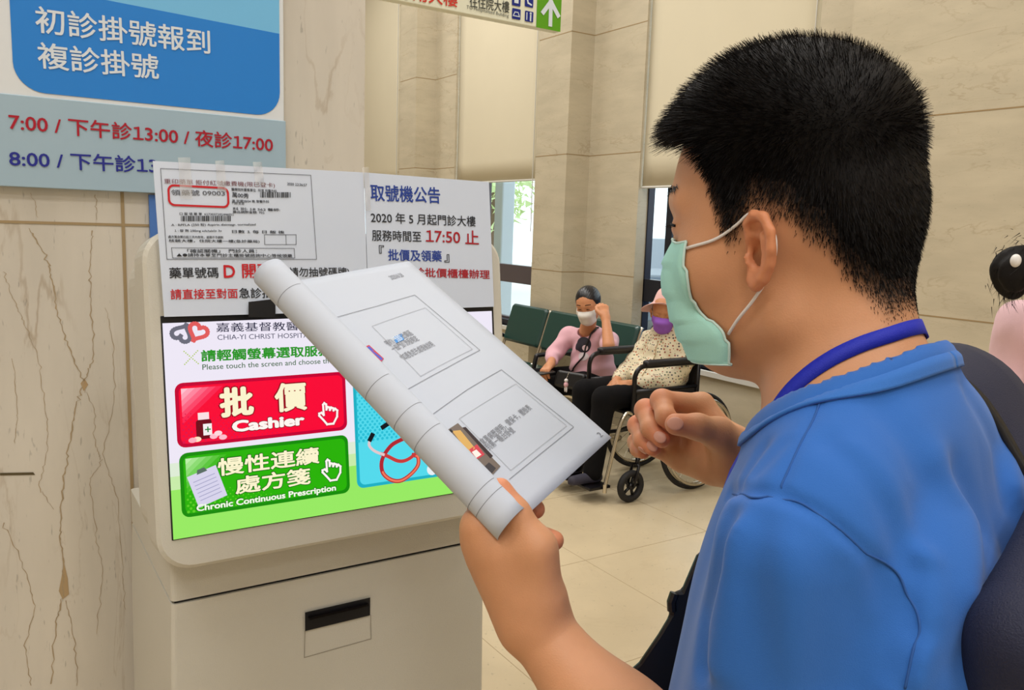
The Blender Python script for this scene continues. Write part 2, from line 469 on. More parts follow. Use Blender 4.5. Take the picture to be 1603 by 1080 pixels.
vein([(45, 358), (72, 400), (82, 440), (90, 490), (108, 545), (131, 598), (118, 640), (108, 700), (100, 750), (93, 830), (100, 880), (99, 930), (88, 975), (80, 1080)], .0022, 1)
vein([(144, 360), (140, 420), (143, 480), (146, 560), (131, 600)], .0016, 2)
vein([(131, 604), (147, 640), (150, 700), (160, 720), (140, 750), (150, 830), (160, 900), (150, 1000)], .0009, 3)
vein([(6, 425), (22, 470), (40, 510), (60, 560), (72, 640), (75, 700), (60, 760), (85, 800)], .0009, 4)
vein([(165, 480), (178, 540), (180, 620), (160, 710), (185, 780), (192, 900), (196, 960)], .0009, 5)
vein([(5, 820), (35, 880), (55, 950), (40, 1010), (50, 1080)], .0013, 6); vein([(103, 940), (118, 1000), (122, 1080)], .0014, 7)
vein([(50, 300), (60, 345)], .0009, 8); vein([(150, 305), (152, 348)], .0009, 9); vein([(20, 560), (28, 640), (22, 700)], .0008, 10)
pq = [pwv.hit(*p) for p in ((96, 905), (100, 880), (106, 905), (108, 930), (98, 938), (92, 925))]; mb = MB(); mb.poly(pwv.pt(np.array(pq), .0005)); mb.build('stone_stain', mat('stain', (176, 150, 112), .6), wl_)
pq = [pwv.hit(*p) for p in ((126, 600), (132, 592), (138, 602), (131, 612))]; mb = MB(); mb.poly(pwv.pt(np.array(pq), .0005)); mb.build('stone_stain', mat('stain', (174, 146, 108), .6), wl_)
pq = [pwv.hit(*p) for p in ((0, 740), (52, 739), (55, 743), (0, 744))]; mb = MB(); mb.poly(pwv.pt(np.array(pq), .0008)); mb.build('slit', mat('slit', (84, 72, 44), .8), wl_)
# window wall: piers, spandrels, lintels
WIN = [(9.1, 10.7), (6.2, 7.706), (3.28, 4.80)]
SILL, WTOP = 0.60, 4.5
mb = MB(); xo = XC + 0.17
ys = [13.0]
for a, b in WIN: ys += [b, a]
ys += [-4.0]
for i in range(0, len(ys), 2): mb.box((XC, ys[i + 1], 0), (xo, ys[i], 5.0))
for a, b in WIN:
    mb.box((XC, a, 0), (xo, b, SILL)); mb.box((XC, a, WTOP), (xo, b, 5.0))
for a, b in ((8.17, 8.57), (5.42, 5.86), (2.842, 3.10)): mb.box((3.97, a, 0), (XC + .01, b, 5.0))
yb1 = at_x(1445, 60, 3.96)[1]; yb2 = at_x(1530, 100, 5.0)[1]
mb.box((3.96, -4, 0), (XC + .01, yb1, 5.0)); mb.box((3.8, -4, 0), (3.97, yb2, 5.0))
mb.build('wall_right', M_wr, kind='structure')
# its stone joints follow the profile of the piers
mb = MB()
prof = [(XC, 9.1), (XC, 8.57), (3.97, 8.57), (3.97, 8.17), (XC, 8.17), (XC, 7.706)], [(XC, 6.2), (XC, 5.86), (3.97, 5.86), (3.97, 5.42), (XC, 5.42), (XC, 4.8)], \
       [(XC, 3.28), (XC, 3.10), (3.97, 3.10), (3.97, 2.842), (XC, 2.842), (XC, yb1), (3.96, yb1), (3.96, yb2), (3.8, yb2), (3.8, -4)]
for zz in (0.25, 1.19, 2.13, 3.07, 4.01):
    for p in prof:
        for (x0, y0), (x1, y1) in zip(p[:-1], p[1:]):
            e = .0012
            mb.box((min(x0, x1) - e, min(y0, y1) - e, zz - .003), (max(x0, x1) + e, max(y0, y1) + e, zz + .003))
mb.build('trim_3', mat('joint_right', (150, 126, 88), 0.8), kind='structure')
M_glass = bpy.data.materials.new('window_glass'); M_glass.use_nodes = True
nt = M_glass.node_tree; nt.nodes.remove(nt.nodes['Principled BSDF'])
tr = nt.nodes.new('ShaderNodeBsdfTransparent'); gl = nt.nodes.new('ShaderNodeBsdfGlossy'); gl.inputs['Roughness'].default_value = 0.02
tr.inputs[0].default_value = (0.93, 0.97, 0.97, 1)
mx = nt.nodes.new('ShaderNodeMixShader'); mx.inputs[0].default_value = 0.06
nt.links.new(tr.outputs[0], mx.inputs[1]); nt.links.new(gl.outputs[0], mx.inputs[2]); nt.links.new(mx.outputs[0], nt.nodes['Material Output'].inputs[0])
M_blind = mat('blind_fabric', (208, 198, 172), 0.85, vary=0.03, vscale=3)
for n, (a, b) in enumerate(WIN):
    xf = XC + 0.10
    wn = MB().box((xf, a, SILL), (xf + .06, a + .035, WTOP)).box((xf, b - (.035 if n < 2 else .012), SILL), (xf + .06, b, WTOP)).box((xf, a, SILL), (xf + .06, b, SILL + .07)).box((xf, a, WTOP - .07), (xf + .06, b, WTOP))
    zb = at_x(815, 430, xf)[2]
    wn.box((xf, a, zb - .085), (xf + .07, b, zb + .085))
    ym = a + (b - a) * 0.70 if n < 2 else at_x(1046, 400, xf)[1]
    wn.box((xf - .01, ym - .035, SILL), (xf + .07, ym + .035, WTOP))
    wo = wn.build('window_%d' % (n + 1), [M_frame if n < 2 else M_dframe], kind='structure')
    MB().box((xf + .025, a + .05, SILL + .05), (xf + .031, b - .05, WTOP - .05)).build('window_pane', M_glass, wo)
    MB().box((XC - .03, a - .02, SILL - .035), (xf, b + .02, SILL)).build('window_sill', M_white, wo)
    mbx = MB().box((XC + .04, a, SILL), (XC + .1, b, SILL + .05))
    mbx.build('window_ledge', M_dframe, wo)
    zbl = (1.97, 1.965, 1.868)[n]
    t = thing('roller_blind', (XC + .03, (a + b) / 2, zbl), ('cream roller blind in the far window beside the marble column', 'cream roller blind over the window behind the green chair',
              'cream roller blind over the window behind the man in blue')[n], 'blind', 'roller blinds on the windows')
    G = []
    for z in np.linspace(zbl, WTOP + .1, 14):
        G.append([[XC + .03 + .003 * math.sin(y * 5 + n) * math.sin(z * 3), y, z] for y in np.linspace(a + .01, b - .01, 12)])
    mbb = MB(); mbb.grid(np.array(G)); mbb.build('blind_fabric', M_blind, t, smooth=True, solid=.002)
    MB().tube([(XC + .03, a + .01, zbl), (XC + .03, b - .01, zbl)], .009, 8).build('hem_bar', M_white, t)
    MB().tube([(XC + .03, a, WTOP + .06), (XC + .03, b, WTOP + .06)], .04, 12).build('roller', M_white, t)
    cz = [(XC - .005, a + .03, z) for z in np.linspace(WTOP, 1.5, 20)]
    MB().tube(cz, .004, 6).build('pull_cord', M_white, t)

# outside the windows
M_gnd = mat('outside_paving', (215, 213, 206), 0.9)
MB().box((4.6, -6, -0.2), (40, 30, -0.02)).build('ground_outside', M_gnd, kind='structure')
TX, TY = J(776, 330, 19)[:2]
tree = thing('garden_tree', (TX, TY, -0.02), 'sunlit green tree outside seen through the window beside the kiosk notices', 'tree')
mb = MB(); V = rng.normal(size=(700, 3)); V /= np.linalg.norm(V, axis=1)[:, None]; V *= (rng.random((700, 1)) ** .4) * np.array([1.0, 1.0, 1.2]); V += (TX, TY, 2.6)
for p in V:
    q = rng.normal(size=(2, 3)) * .10; mb.poly([p, p + q[0], p + q[0] * .5 + q[1]])
mb.build('foliage', mat('leaf_green', (206, 224, 165), 0.7), tree)
MB().tube([(TX, TY, -.02), (TX - .05, TY, 1.2), (TX, TY + .05, 2.3)], [.16, .12, .08], 10).build('trunk', mat('bark', (110, 90, 70), .9), tree)
cx_, cy_ = at_x(788, 380, 5.3)[:2]
t = MB().rbox((5.3, cy_, 1.9), (.09, .09, 1.92), np.eye(3), .02).build('column', mat('outside_concrete', (196, 206, 212), .7))
tag(t, 'blue grey column standing outside the window beside the kiosk', 'column')
def car(name, x, y, rz, paint, label):
    t = thing(name, (x, y, -.02), label, 'car')
    c, s = math.cos(rz), math.sin(rz); R = np.array([[c, s, 0], [-s, c, 0], [0, 0, 1]])
    def W(p): return np.array([x, y, -.02]) + np.asarray(p, float) @ R
    pr = [(-2.1, .3), (2.1, .3), (2.15, .62), (1.95, .82), (1.1, .95), (.45, 1.42), (-.9, 1.45), (-1.6, 1.02), (-2.1, .95)]
    G = []
    for yy, k in ((-.86, .9), (-.8, 1), (.8, 1), (.86, .9)):
        G.append(W([[px * (1 if k == 1 else .98), yy * (1 if pz < 1.0 else .86), .3 + (pz - .3) * (1 if k == 1 else .95)] for px, pz in pr]))
    mb = MB(); n = len(pr)
    mb.add(np.concatenate(G), [[i * n + j, i * n + (j + 1) % n, (i + 1) * n + (j + 1) % n, (i + 1) * n + j] for i in range(3) for j in range(n)] + [list(range(n))[::-1], [3 * n + j for j in range(n)]])
    mb.build('car_body', paint, t, bevel=.03)
    for sy in (-1, 1):
        MB().poly(W([(.35, sy * .745, 1.36), (-.8, sy * .745, 1.38), (-1.3, sy * .80, 1.0), (.95, sy * .80, .97)])).build('side_window', M_black, t, solid=.02)
        for px in (-1.3, 1.3): MB().ring(W((px, sy * .8, .31)), R[1], .22, .1, 20, 8).build('wheel', M_rubber, t)
    MB().poly(W([(.5, -.66, 1.40), (.5, .66, 1.40), (1.08, .72, .99), (1.08, -.72, .99)])).build('windscreen', M_black, t, solid=.02)
car('parked_car', 6.6, 3.2, PI / 2, mat('blue_car_paint', (60, 140, 225), .25, coat=.6), 'bright blue car parked right outside the window behind the wheelchair')
car('parked_car', 13.0, 13.2, .5, mat('white_car_paint', (225, 228, 232), .25, coat=.6), 'pale car parked far outside the window beside the kiosk')
car('parked_car', 9.0, 10.4, 1.0, mat('grey_car_paint', (120, 132, 145), .25, coat=.6), 'grey blue car parked outside low behind the empty green chair')

# ================================================================== CLINIC SIGN ON THE LEFT WALL
pw = Plane((0, DW, 0), (1, 0, 0), (0, 0, 1))        # normal points at the camera side
def wu(x, y): return pw.hit(x, y)
sg = thing('clinic_sign', (-.1, DW, wu(100, 293)[1]), 'large blue and white clinic hours sign high on the left marble wall', 'sign')
zb_, zt_ = wu(120, 297)[1], wu(120, 297)[1] + 0.95
zband = wu(200, 167)[1]; xr1, xr2 = wu(438, 100)[0], wu(443.5, 250)[0]
MB().box((-.75, DW - .012, zband - .004), (wu(440.5, 120)[0], DW - .001, zt_)).build('white_board', mat('sign_white', (218, 222, 226), .4), sg, bevel=.001)
MB().box((-.75, DW - .014, zb_), (xr2, DW - .001, zband)).build('hours_panel', mat('sign_grey_blue', (158, 182, 198), .4), sg, bevel=.001)
ps = Plane((0, DW - .012, 0), (1, 0, 0), (0, 0, 1)); ps2 = Plane((0, DW - .014, 0), (1, 0, 0), (0, 0, 1))
xl = ps.hit(18, 60)[0]; zbp = ps.hit(250, 160)[1]; zl_ = np.array([ps.hit(60, 143)[1], ps.hit(418, 183)[1]]).mean(); xr = ps.hit(437.5, 100)[0]
rr = rrect(xl, zl_, xr, zt_ + .2, .036, 8); rr = [p for p in rr if p[1] < zt_ - .02] 
lowpts = [p for p in rr if p[1] < zl_ + .037]
l0, l1 = ps.hit(165, 0), ps.hit(437, 53); sl = (l1[1] - l0[1]) / (l1[0] - l0[0]); zL = l0[1] + sl * (xl - l0[0]); zR = l0[1] + sl * (xr - l0[0])
lowpts = sorted(lowpts, key=lambda p: math.atan2(p[1] - zl_ - .05, p[0] - (xl + xr) / 2))
ppoly(ps, [(xl, zl_ + .036)] + lowpts[:] + [(xr, zR), (xl, zL)], ink((42, 128, 212), .35), sg, 'blue_panel', .0008, uv=True)
ppoly(ps, [(xl, zL), (xr, zR), (xr, zt_ - .04), (xl, zt_ - .04)], ink((118, 188, 232), .35), sg, 'light_blue_panel', .0008, uv=True)
WH = ink((214, 222, 230)); RD = ink((168, 24, 44)); NV = ink((38, 44, 140)); BK = ink((30, 30, 36))
txt(ps, '初診掛號報到', (56, 51), (329, 86), 40, WH, sg, .012, .0016)
txt(ps, '複診掛號', (60, 107), (249, 125), 40, WH, sg, .012, .0016)
txt(ps2, '7:00 / 下午診13:00 / 夜診17:00', (14, 204), (427, 239), 27, RD, sg, .014, .0012)
txt(ps2, '8:00 / 下午診13', (15, 261), (246, 272), 27, NV, sg, .014, .0012)
txt(ps2, '上午診', (-110, 196), (-8, 203), 27, RD, sg, .014, .0012); txt(ps2, '上午診', (-110, 254), (-8, 260), 27, NV, sg, .014, .0012)
b0, b1 = wu(232, 305), wu(252, 366)
t = MB().box((b0[0], DW - .006, b1[1] - .03), (b0[0] + .14, DW - .0005, b0[1])).build('poster', ink((78, 120, 190), .4)); tag(t, 'small blue poster on the wall hidden behind the kiosk notices', 'poster')

# ================================================================== HANGING DIRECTION SIGN
YS = 3.45
pz = Plane((0, YS, 0), (1, 0, 0), (0, 0, 1)); q0 = pz.hit(877, 50)
hs = thing('hanging_sign', (q0[0] - .9, YS, q0[1]), 'green arrow direction sign hanging overhead above the waiting area', 'sign')
MB().box((q0[0] - 1.75, YS + .001, q0[1]), (q0[0], YS + .05, q0[1] + .38)).build('sign_box', mat('sign_cream', (226, 226, 205), .4), hs, bevel=.004)
MB().tube([(q0[0] - .3, YS + .025, q0[1] + .38), (q0[0] - .3, YS + .025, 5.0)], .008).build('hanging_rod', M_steel, hs)
MB().tube([(q0[0] - 1.4, YS + .025, q0[1] + .38), (q0[0] - 1.4, YS + .025, 5.0)], .008).build('hanging_rod', M_steel, hs)
gx0 = pz.hit(840, 20)[0]
ppoly(pz, [(gx0, q0[1]), (q0[0], q0[1]), (q0[0], q0[1] + .38), (gx0, q0[1] + .38)], ink((92, 158, 26)), hs, 'green_panel', .001, uv=True)
pline(pz, [(861, 38), (862, 4)], .022, WH, hs, 'arrow', .003); pline(pz, [(850, 19), (862, 3), (873, 24)], .022, WH, hs, 'arrow', .0032)
txt(pz, '專用大樓', (622, -3), (716, 12), 24, ink((205, 60, 45)), hs, .014, .002)
txt(pz, '往住院大樓', (735, 11), (797, 21), 19, ink((70, 72, 66)), hs, .01, .002)
txt(pz, 'TO Hospitalized Building', (730, 15), (796, 29), 7, ink((90, 92, 86)), hs, 0, .002)
IB = ink((28, 40, 128))
for cx, cy in ((808, 22), (828, 26), (808, 1), (828, 3)):
    c = pz.hit(cx, cy); h = .024
    ppoly(pz, rrect(c[0] - h, c[1] - h, c[0] + h, c[1] + h, .004), IB, hs, 'pictogram', .002, uv=True)
    k = (cx, cy)
    if k == (808, 22): pline(pz, [(c[0] - .016, c[1] - .006), (c[0] - .009, c[1] + .008), (c[0] + .009, c[1] + .008), (c[0] + .016, c[1] - .006)], .004, WH, hs, 'pictogram_mark', .003, uv=True); pline(pz, [(c[0] - .018, c[1] - .01), (c[0] + .018, c[1] - .01)], .004, WH, hs, 'pictogram_mark', .003, uv=True)
    elif k == (828, 26):
        pline(pz, [(c[0] + .008, c[1] - .017), (c[0] + .008, c[1] + .008)], .008, WH, hs, 'pictogram_mark', .003, uv=True); ppoly(pz, [(c[0] + .008 + .006 * math.cos(a), c[1] + .015 + .006 * math.sin(a)) for a in np.arange(8) * PI / 4], WH, hs, 'pictogram_mark', .003, uv=True)
        pline(pz, [(c[0] - .014, c[1] - .015), (c[0] - .014, c[1] + .015)], .005, WH, hs, 'pictogram_mark', .003, uv=True)
    elif k == (808, 1): ppoly(pz, [(c[0] - .012, c[1] - .012), (c[0] + .012, c[1] - .012), (c[0] + .012, c[1] + .01), (c[0] - .012, c[1] + .01)], WH, hs, 'pictogram_mark', .003, uv=True)
    else: pline(pz, [(c[0] - .012, c[1] + .012), (c[0] - .006, c[1] - .006), (c[0] + .012, c[1] - .012)], .008, WH, hs, 'pictogram_mark', .003, uv=True)

# ================================================================== TICKET KIOSK
M_kio = mat('kiosk_beige', (204, 200, 188), 0.36, bump=.25, bscale=900, spec=.5)
kp = Plane((.1635, .93, 1.192), (1, 0, 0), (0, .03, .232))       # plane of the touch screen
ki = thing('ticket_kiosk', (.377, 1.1, 0), 'beige ticket kiosk with a lit touch screen against the marble wall', 'kiosk')
KX0, KX1 = .166, .588
mb = MB()   # lower cabinet, slightly wider towards the floor
def sect(z, x0, x1, y0, y1, r): return np.array([(x, y, z) for x, y in rrect(x0, y0, x1, y1, r, 4)])
rings = [sect(z, KX0 - dx, KX1 + dx, .967 - dy, 1.27, .006) for z, dx, dy in ((0, .012, .02), (.5, .008, .014), (1.0, .003, .004), (1.098, 0, 0))]
n = len(rings[0]); mb.add(np.concatenate(rings), [[i * n + j, i * n + (j + 1) % n, (i + 1) * n + (j + 1) % n, (i + 1) * n + j] for i in range(3) for j in range(n)] + [list(range(n))[::-1], [3 * n + j for j in range(n)]])
mb.build('cabinet', M_kio, ki)
MB().box((KX0 + .004, .971, 1.094), (KX1 - .004, 1.26, 1.106)).build('seam', M_black, ki)
rings = [sect(z, KX0, KX1, .967, 1.27, .006) for z in (1.102, 1.15)]
mb = MB(); mb.add(np.concatenate(rings), [[j, (j + 1) % n, n + (j + 1) % n, n + j] for j in range(n)] + [list(range(n))[::-1], [n + j for j in range(n)]]); mb.build('collar', M_kio, ki)
# printer slot
fp = Plane((0, .9635, 0), (1, 0, 0), (0, 0, 1))
so = MB(); sq = [(477, 958), (579, 937), (580, 967), (478, 987)]
sp = [fp.hit(*p) for p in sq]
ppoly(fp, [(sp[0][0], sp[3][1]), (sp[1][0], sp[3][1]), (sp[1][0], sp[0][1]), (sp[0][0], sp[0][1])], M_black, ki, 'printer_slot', .0012, uv=True)
x0_, x1_, z0_ = sp[0][0], sp[1][0], sp[3][1]
MB().box((x0_ + .004, .9575, z0_ + .016), (x1_ - .004, .9620, z0_ + .0185)).build('tear_bar', mat('dark_metal', (40, 36, 36), .3, .8), ki)
pline(fp, [(x0_, z0_), (x0_ - .001, z0_ - .036), (x1_ + .002, z0_ - .034), (x1_ + .001, z0_)], .0008, ink((140, 134, 120)), ki, 'slot_scratch', .001, uv=True)
# screen housing: rounded slab in the plane of the screen
def slab(u0, v0, u1, v1, r, e0, e1, bev):
    mb = MB(); R_ = []
    for e, ins in ((e0, 0), (e1 - bev, 0), (e1, bev)): R_.append(kp.pt(np.array(rrect(u0 + ins, v0 + ins, u1 - ins, v1 - ins, r - ins * .5, 8)), e))
    n = len(R_[0]); mb.add(np.concatenate(R_), [[i * n + j, i * n + (j + 1) % n, (i + 1) * n + (j + 1) % n, (i + 1) * n + j] for i in range(2) for j in range(n)] + [list(range(n))[::-1], [2 * n + j for j in range(n)]])
    return mb
HU0, HV0, HU1, HV1 = -.0165, -.0365, .4435, .345
slab(HU0, HV0, HU1, HV1, .037, -.062, -.002, .004).build('screen_housing', M_kio, ki, bevel=.0)
slab(HU0 + .006, HV0 + .0, HU1 - .006, HV1 - .008, .05, -.16, -.062, .004).build('rear_shell', M_kio, ki)
scr = slab(-.0015, -.0012, .4275, .2485, .001, -.004, -.0012, .0002).build('touch_screen', M_black, ki)
def sc(pts, rgb, nm, e=.0004, k=1.0): return ppoly(kp, pts, emat(rgb, k), scr, nm, e, uv=True)
def shit(*p): return tuple(kp.hit(*p))
sc([(0, .085), (.424, .085), (.424, .2425), (0, .2405)], (238, 232, 246), 'screen_background', 0)
sc([(0, .085), (.424, .085), (.424, .070), (0, .070)], (222, 236, 214), 'screen_background', 0)
sc([(0, .055), (.424, .055), (.424, .070), (0, .070)], (200, 236, 170), 'screen_background', 0)
sc([(0, 0), (.424, 0), (.424, .055), (0, .055)], (152, 234, 100), 'screen_background', 0)
def rquad(a, b, r):
    return rrect(min(a[0], b[0]), min(a[1], b[1]), max(a[0], b[0]), max(a[1], b[1]), r)
def uvbox(pix):
    P = np.array([kp.hit(*p) for p in pix]); return P[:, 0].min(), P[:, 1].min(), P[:, 0].max(), P[:, 1].max()
def button(u0, v0, u1, v1, dark, main, light, nm):
    sc(rrect(u0, v0, u1, v1, .009), dark, nm, .0005)
    sc(rrect(u0 + .004, v0 + .004, u1 - .004, v1 - .004, .007), main, nm, .0008)
    if light is not None:
        x0, y0 = u0 + .0065, v1 - .0065
        for i in range(6):
            f0, f1 = i / 6, (i + 1) / 6; c = [lerp(l, m_, f0) for l, m_ in zip(light, main)]
            sc([(x0 + .045 * f0, y0), (x0 + .045 * f1, y0), (x0, y0 - .04 * f1), (x0, y0 - .04 * f0)] if i else [(x0 + .045 * f1, y0), (x0, y0 - .04 * f1), (x0, y0)], c, nm, .001)
def dots(u, v, rgb, nx, ny, sx=.0058, r=.0017, e=.0011):
    mb = MB()
    for i in range(nx):
        for j in range(ny):
            if i / nx + j / ny > 1: continue
            c = np.array([u + i * sx + (j % 2) * sx / 2, v + j * sx * .6]); rr_ = r * (1 - .6 * (i / nx + j / ny))
            mb.poly(kp.pt(np.array([c + rr_ * np.array([math.cos(t), math.sin(t)]) for t in np.arange(6) * PI / 3]), e))
    return mb.build('dot_pattern', emat(rgb), scr)
def hand_icon(cu, cv, s, rgb, edge):
    P = [(-.1, -1), (.55, -1), (.95, -.35), (1, .25), (.8, .45), (.62, .3), (.6, .5), (.4, .6), (.25, .38), (.22, .62), (.02, .7), (-.1, .45), (-.12, .95), (-.3, 1.1), (-.42, .95), (-.4, -.05), (-.62, .18), (-.85, .12), (-.85, -.08), (-.45, -.55)]
    U = [(cu + x * s, cv + y * s) for x, y in P]
    pline(kp, U, s * .34, emat(edge), scr, 'hand_icon', .0013, True, True)
    pline(kp, U, s * .2, emat(rgb), scr, 'hand_icon', .0016, True, True)
CREAM, SW = (252, 244, 206), (255, 246, 240)
button(.009, .101, .208, .1735, (196, 0, 52), (250, 8, 54), (255, 196, 210), 'red_button')
dots(.016, .107, (225, 20, 74), 22, 10)
button(.010, .0225, .208, .095, (22, 140, 10), (42, 178, 8), (190, 240, 170), 'green_button')
dots(.017, .0285, (96, 205, 40), 20, 10)
button(.2175, .0255, .415, .1735, (30, 176, 196), (84, 218, 236), None, 'cyan_button')
dots(.222, .085, (40, 190, 214), 26, 22, .0064, .0022)
def utxt(s, u0, v0, u1, h, rgb, bold=0.0, e=.0015, dv=0.0): return txt(kp, s, (u0, v0), (u1, v0 + dv), h, emat(rgb), scr, bold, e, 'lettering', True)
for s_, u0, v0, u1, h, b_ in (('批', .056, .1305, .0945, .0345, .045), ('價', .119, .1305, .158, .0345, .03)):
    utxt(s_, u0 - .0015, v0 - .0015, u1 + .0015, h + .003, (150, 10, 30), b_ + .04, .0012); utxt(s_, u0, v0, u1, h, CREAM, b_, .0018)
utxt('Cashier', .0675, .1115, .155, .0155, (130, 20, 30), .075, .0012); utxt('Cashier', .0685, .1125, .154, .0135, SW, .05, .0018)
hand_icon(.183, .123, .0125, SW, (200, 20, 60))
# medicine bottle icon
cu, cv = .038, .1215
sc(rrect(cu - .0085, cv - .013, cu + .0085, cv + .009, .003), (110, 8, 26), 'bottle_icon', .0013)
sc([(cu - .006, cv + .009), (cu + .006, cv + .009), (cu + .006, cv + .017), (cu - .006, cv + .017)], (250, 225, 228), 'bottle_icon', .0013)
sc([(cu - .001, cv - .009), (cu + .0085, cv - .009), (cu + .0085, cv + .004), (cu - .001, cv + .004)], (246, 240, 240), 'bottle_icon', .0016)
pline(kp, [(cu + .0015, cv - .0025), (cu + .0065, cv - .0025)], .0014, emat((40, 130, 60)), scr, 'bottle_icon', .0018, False, True); pline(kp, [(cu + .004, cv - .005), (cu + .004, cv)], .0014, emat((40, 130, 60)), scr, 'bottle_icon', .0019, False, True)
for x, y, c in ((.010, -.011, (255, 190, 205)), (.015, -.008, (255, 215, 222)), (.020, -.013, (255, 190, 205)), (-.008, -.0125, (255, 230, 200)), (-.013, -.013, (255, 175, 190))):
    sc([(cu + x + .0045 * math.cos(a), cv + y + .003 * math.sin(a)) for a in np.arange(12) * PI / 6], c, 'pill_icon', .0019 + abs(x) * .01)
for s_, u0, u1, v0 in (('慢性連續', .0505, .170, .064), ('處方箋', .069, .158, .0405)):
    utxt(s_, u0 - .001, v0 - .001, u1 + .001, .0225, (10, 92, 10), .05, .0012); utxt(s_, u0, v0, u1, .0205, CREAM, .022, .0018)
utxt('Chronic Continuous Prescription', .0245, .0245, .1905, .0118, (12, 100, 12), .07, .0012); utxt('Chronic Continuous Prescription', .0255, .0255, .1895, .0098, (240, 255, 228), .035, .0018)
hand_icon(.184, .0535, .0125, SW, (20, 120, 20))
# clipboard icon
def rotp(P, c, a): return [(c[0] + x * math.cos(a) - y * math.sin(a), c[1] + x * math.sin(a) + y * math.cos(a)) for x, y in P]
cc = (.0385, .0545)
sc(rotp([(-.0165, -.019), (.0165, -.019), (.0165, .019), (-.0165, .019)], cc, .3), (216, 212, 236), 'clipboard_icon', .0013)
for k in range(6): pline(kp, rotp([(-.012, -.012 + k * .0045), (.012, -.012 + k * .0045)], cc, .3), .0008, emat((160, 160, 196)), scr, 'clipboard_icon', .0016, False, True)
sc(rotp([(-.006, .017), (.006, .017), (.004, .022), (-.004, .022)], cc, .3), (90, 110, 100), 'clipboard_icon', .0017)
# stethoscope picture
def curve(P, n=60):
    P = np.array(P, float); k = len(P); t = np.linspace(0, k - 1, n); out = []
    for x in t:
        i = min(int(x), k - 2); f = x - i; p0, p1, p2, p3 = P[max(i - 1, 0)], P[i], P[i + 1], P[min(i + 2, k - 1)]
        out.append(.5 * (2 * p1 + (p2 - p0) * f + (2 * p0 - 5 * p1 + 4 * p2 - p3) * f * f + (3 * p1 - p0 - 3 * p2 + p3) * f ** 3))
    return np.array(out)
def hitv(P): return [kp.hit(*p) for p in P]
tube_ = curve(hitv([(632, 686), (612, 697), (598, 718), (598, 738), (610, 750), (626, 752), (642, 742), (653, 728), (653, 715), (646, 712)]))
pline(kp, tube_, .0052, emat((176, 40, 50)), scr, 'stethoscope_picture', .0014, False, True)
pline(kp, tube_[20:], .0026, emat((244, 120, 90)), scr, 'stethoscope_picture', .002, False, True)
arm_ = curve(hitv([(578, 687), (577, 697), (586, 706), (604, 713), (622, 721), (636, 719), (650, 708), (662, 690)]))
pline(kp, arm_[:24], .0034, emat((226, 200, 204)), scr, 'stethoscope_picture', .0026, False, True); pline(kp, arm_[22:], .0045, emat((200, 60, 60)), scr, 'stethoscope_picture', .0027, False, True)
pline(kp, hitv([(581, 681), (578, 687)]), .006, emat((20, 24, 30)), scr, 'stethoscope_picture', .0033, False, True)
pline(kp, hitv([(604, 664), (598, 668)]), .006, emat((20, 24, 30)), scr, 'stethoscope_picture', .0033, False, True)
c = kp.hit(676, 734); sc([(c[0] + .008 * math.cos(a), c[1] + .008 * math.sin(a)) for a in np.arange(16) * PI / 8], (232, 240, 244), 'stethoscope_picture', .0015)
# header of the screen
GRN = (44, 150, 40)
def heart(c, s, rgb, flip, rot):
    t = np.linspace(0, 2 * PI, 40); x = 16 * np.sin(t) ** 3 / 17; y = (13 * np.cos(t) - 5 * np.cos(2 * t) - 2 * np.cos(3 * t) - np.cos(4 * t)) / 17
    P = np.stack([x, y], 1) * s * flip; ca, sa = math.cos(rot), math.sin(rot); P = P @ np.array([[ca, sa], [-sa, ca]]) + np.array(c)
    return P
hl = heart((.0195, .2285), .0105, None, -1, -.5); hr = heart((.0365, .2295), .0105, None, 1, -.5)
pline(kp, hl[:37], .0044, emat((108, 108, 122)), scr, 'logo', .0008, False, True); pline(kp, hr[3:38], .0044, emat((226, 92, 92)), scr, 'logo', .0012, False, True)
utxt('嘉義基督教醫院', .0565, .2285, .168, .0105, (44, 44, 70), .006, .0008, -.0022); utxt('CHIA-YI CHRIST HOSPITAL', .0575, .2195, .168, .0058, (70, 72, 96), 0, .0008, -.0022)
utxt('請輕觸螢幕選取服務項目', .0385, .1955, .223, .0135, GRN, .03, .0008, -.002); utxt('Please touch the screen and choose the service', .0395, .1865, .222, .0062, (62, 104, 66), .006, .0008, -.002)
for k in range(9):
    for a in (k - 4, 4 - k): sc([(.0275 + a * .0018 + dx, .2005 + (k - 4) * .0018 + dy) for dx, dy in ((0, 0), (.0013, 0), (.0013, .0013), (0, .0013))], (170, 200, 60), 'sparkle_mark', .0006)
ppoly(kp, [(385, 497), (385, 473), (420, 469), (427, 478), (427, 497)], M_black, ki, 'camera_bracket', .011)

# ================================================================== NOTICES ON THE KIOSK
M_pap = mat('notice_paper', (208, 218, 236), .28, coat=.5)
M_tape = bpy.data.materials.new('clear_tape'); M_tape.use_nodes = True
nt = M_tape.node_tree; nt.nodes.remove(nt.nodes['Principled BSDF'])
tr = nt.nodes.new('ShaderNodeBsdfTransparent'); gl = nt.nodes.new('ShaderNodeBsdfGlossy'); gl.inputs['Roughness'].default_value = .12
df = nt.nodes.new('ShaderNodeBsdfDiffuse'); df.inputs[0].default_value = (.95, .96, 1, 1); m2 = nt.nodes.new('ShaderNodeMixShader'); m2.inputs[0].default_value = .5; nt.links.new(df.outputs[0], m2.inputs[1]); nt.links.new(gl.outputs[0], m2.inputs[2])  # white diffuse mixed in stands for bright glints on the tape
mx = nt.nodes.new('ShaderNodeMixShader'); mx.inputs[0].default_value = .32
nt.links.new(tr.outputs[0], mx.inputs[1]); nt.links.new(m2.outputs[0], mx.inputs[2]); nt.links.new(mx.outputs[0], nt.nodes['Material Output'].inputs[0])
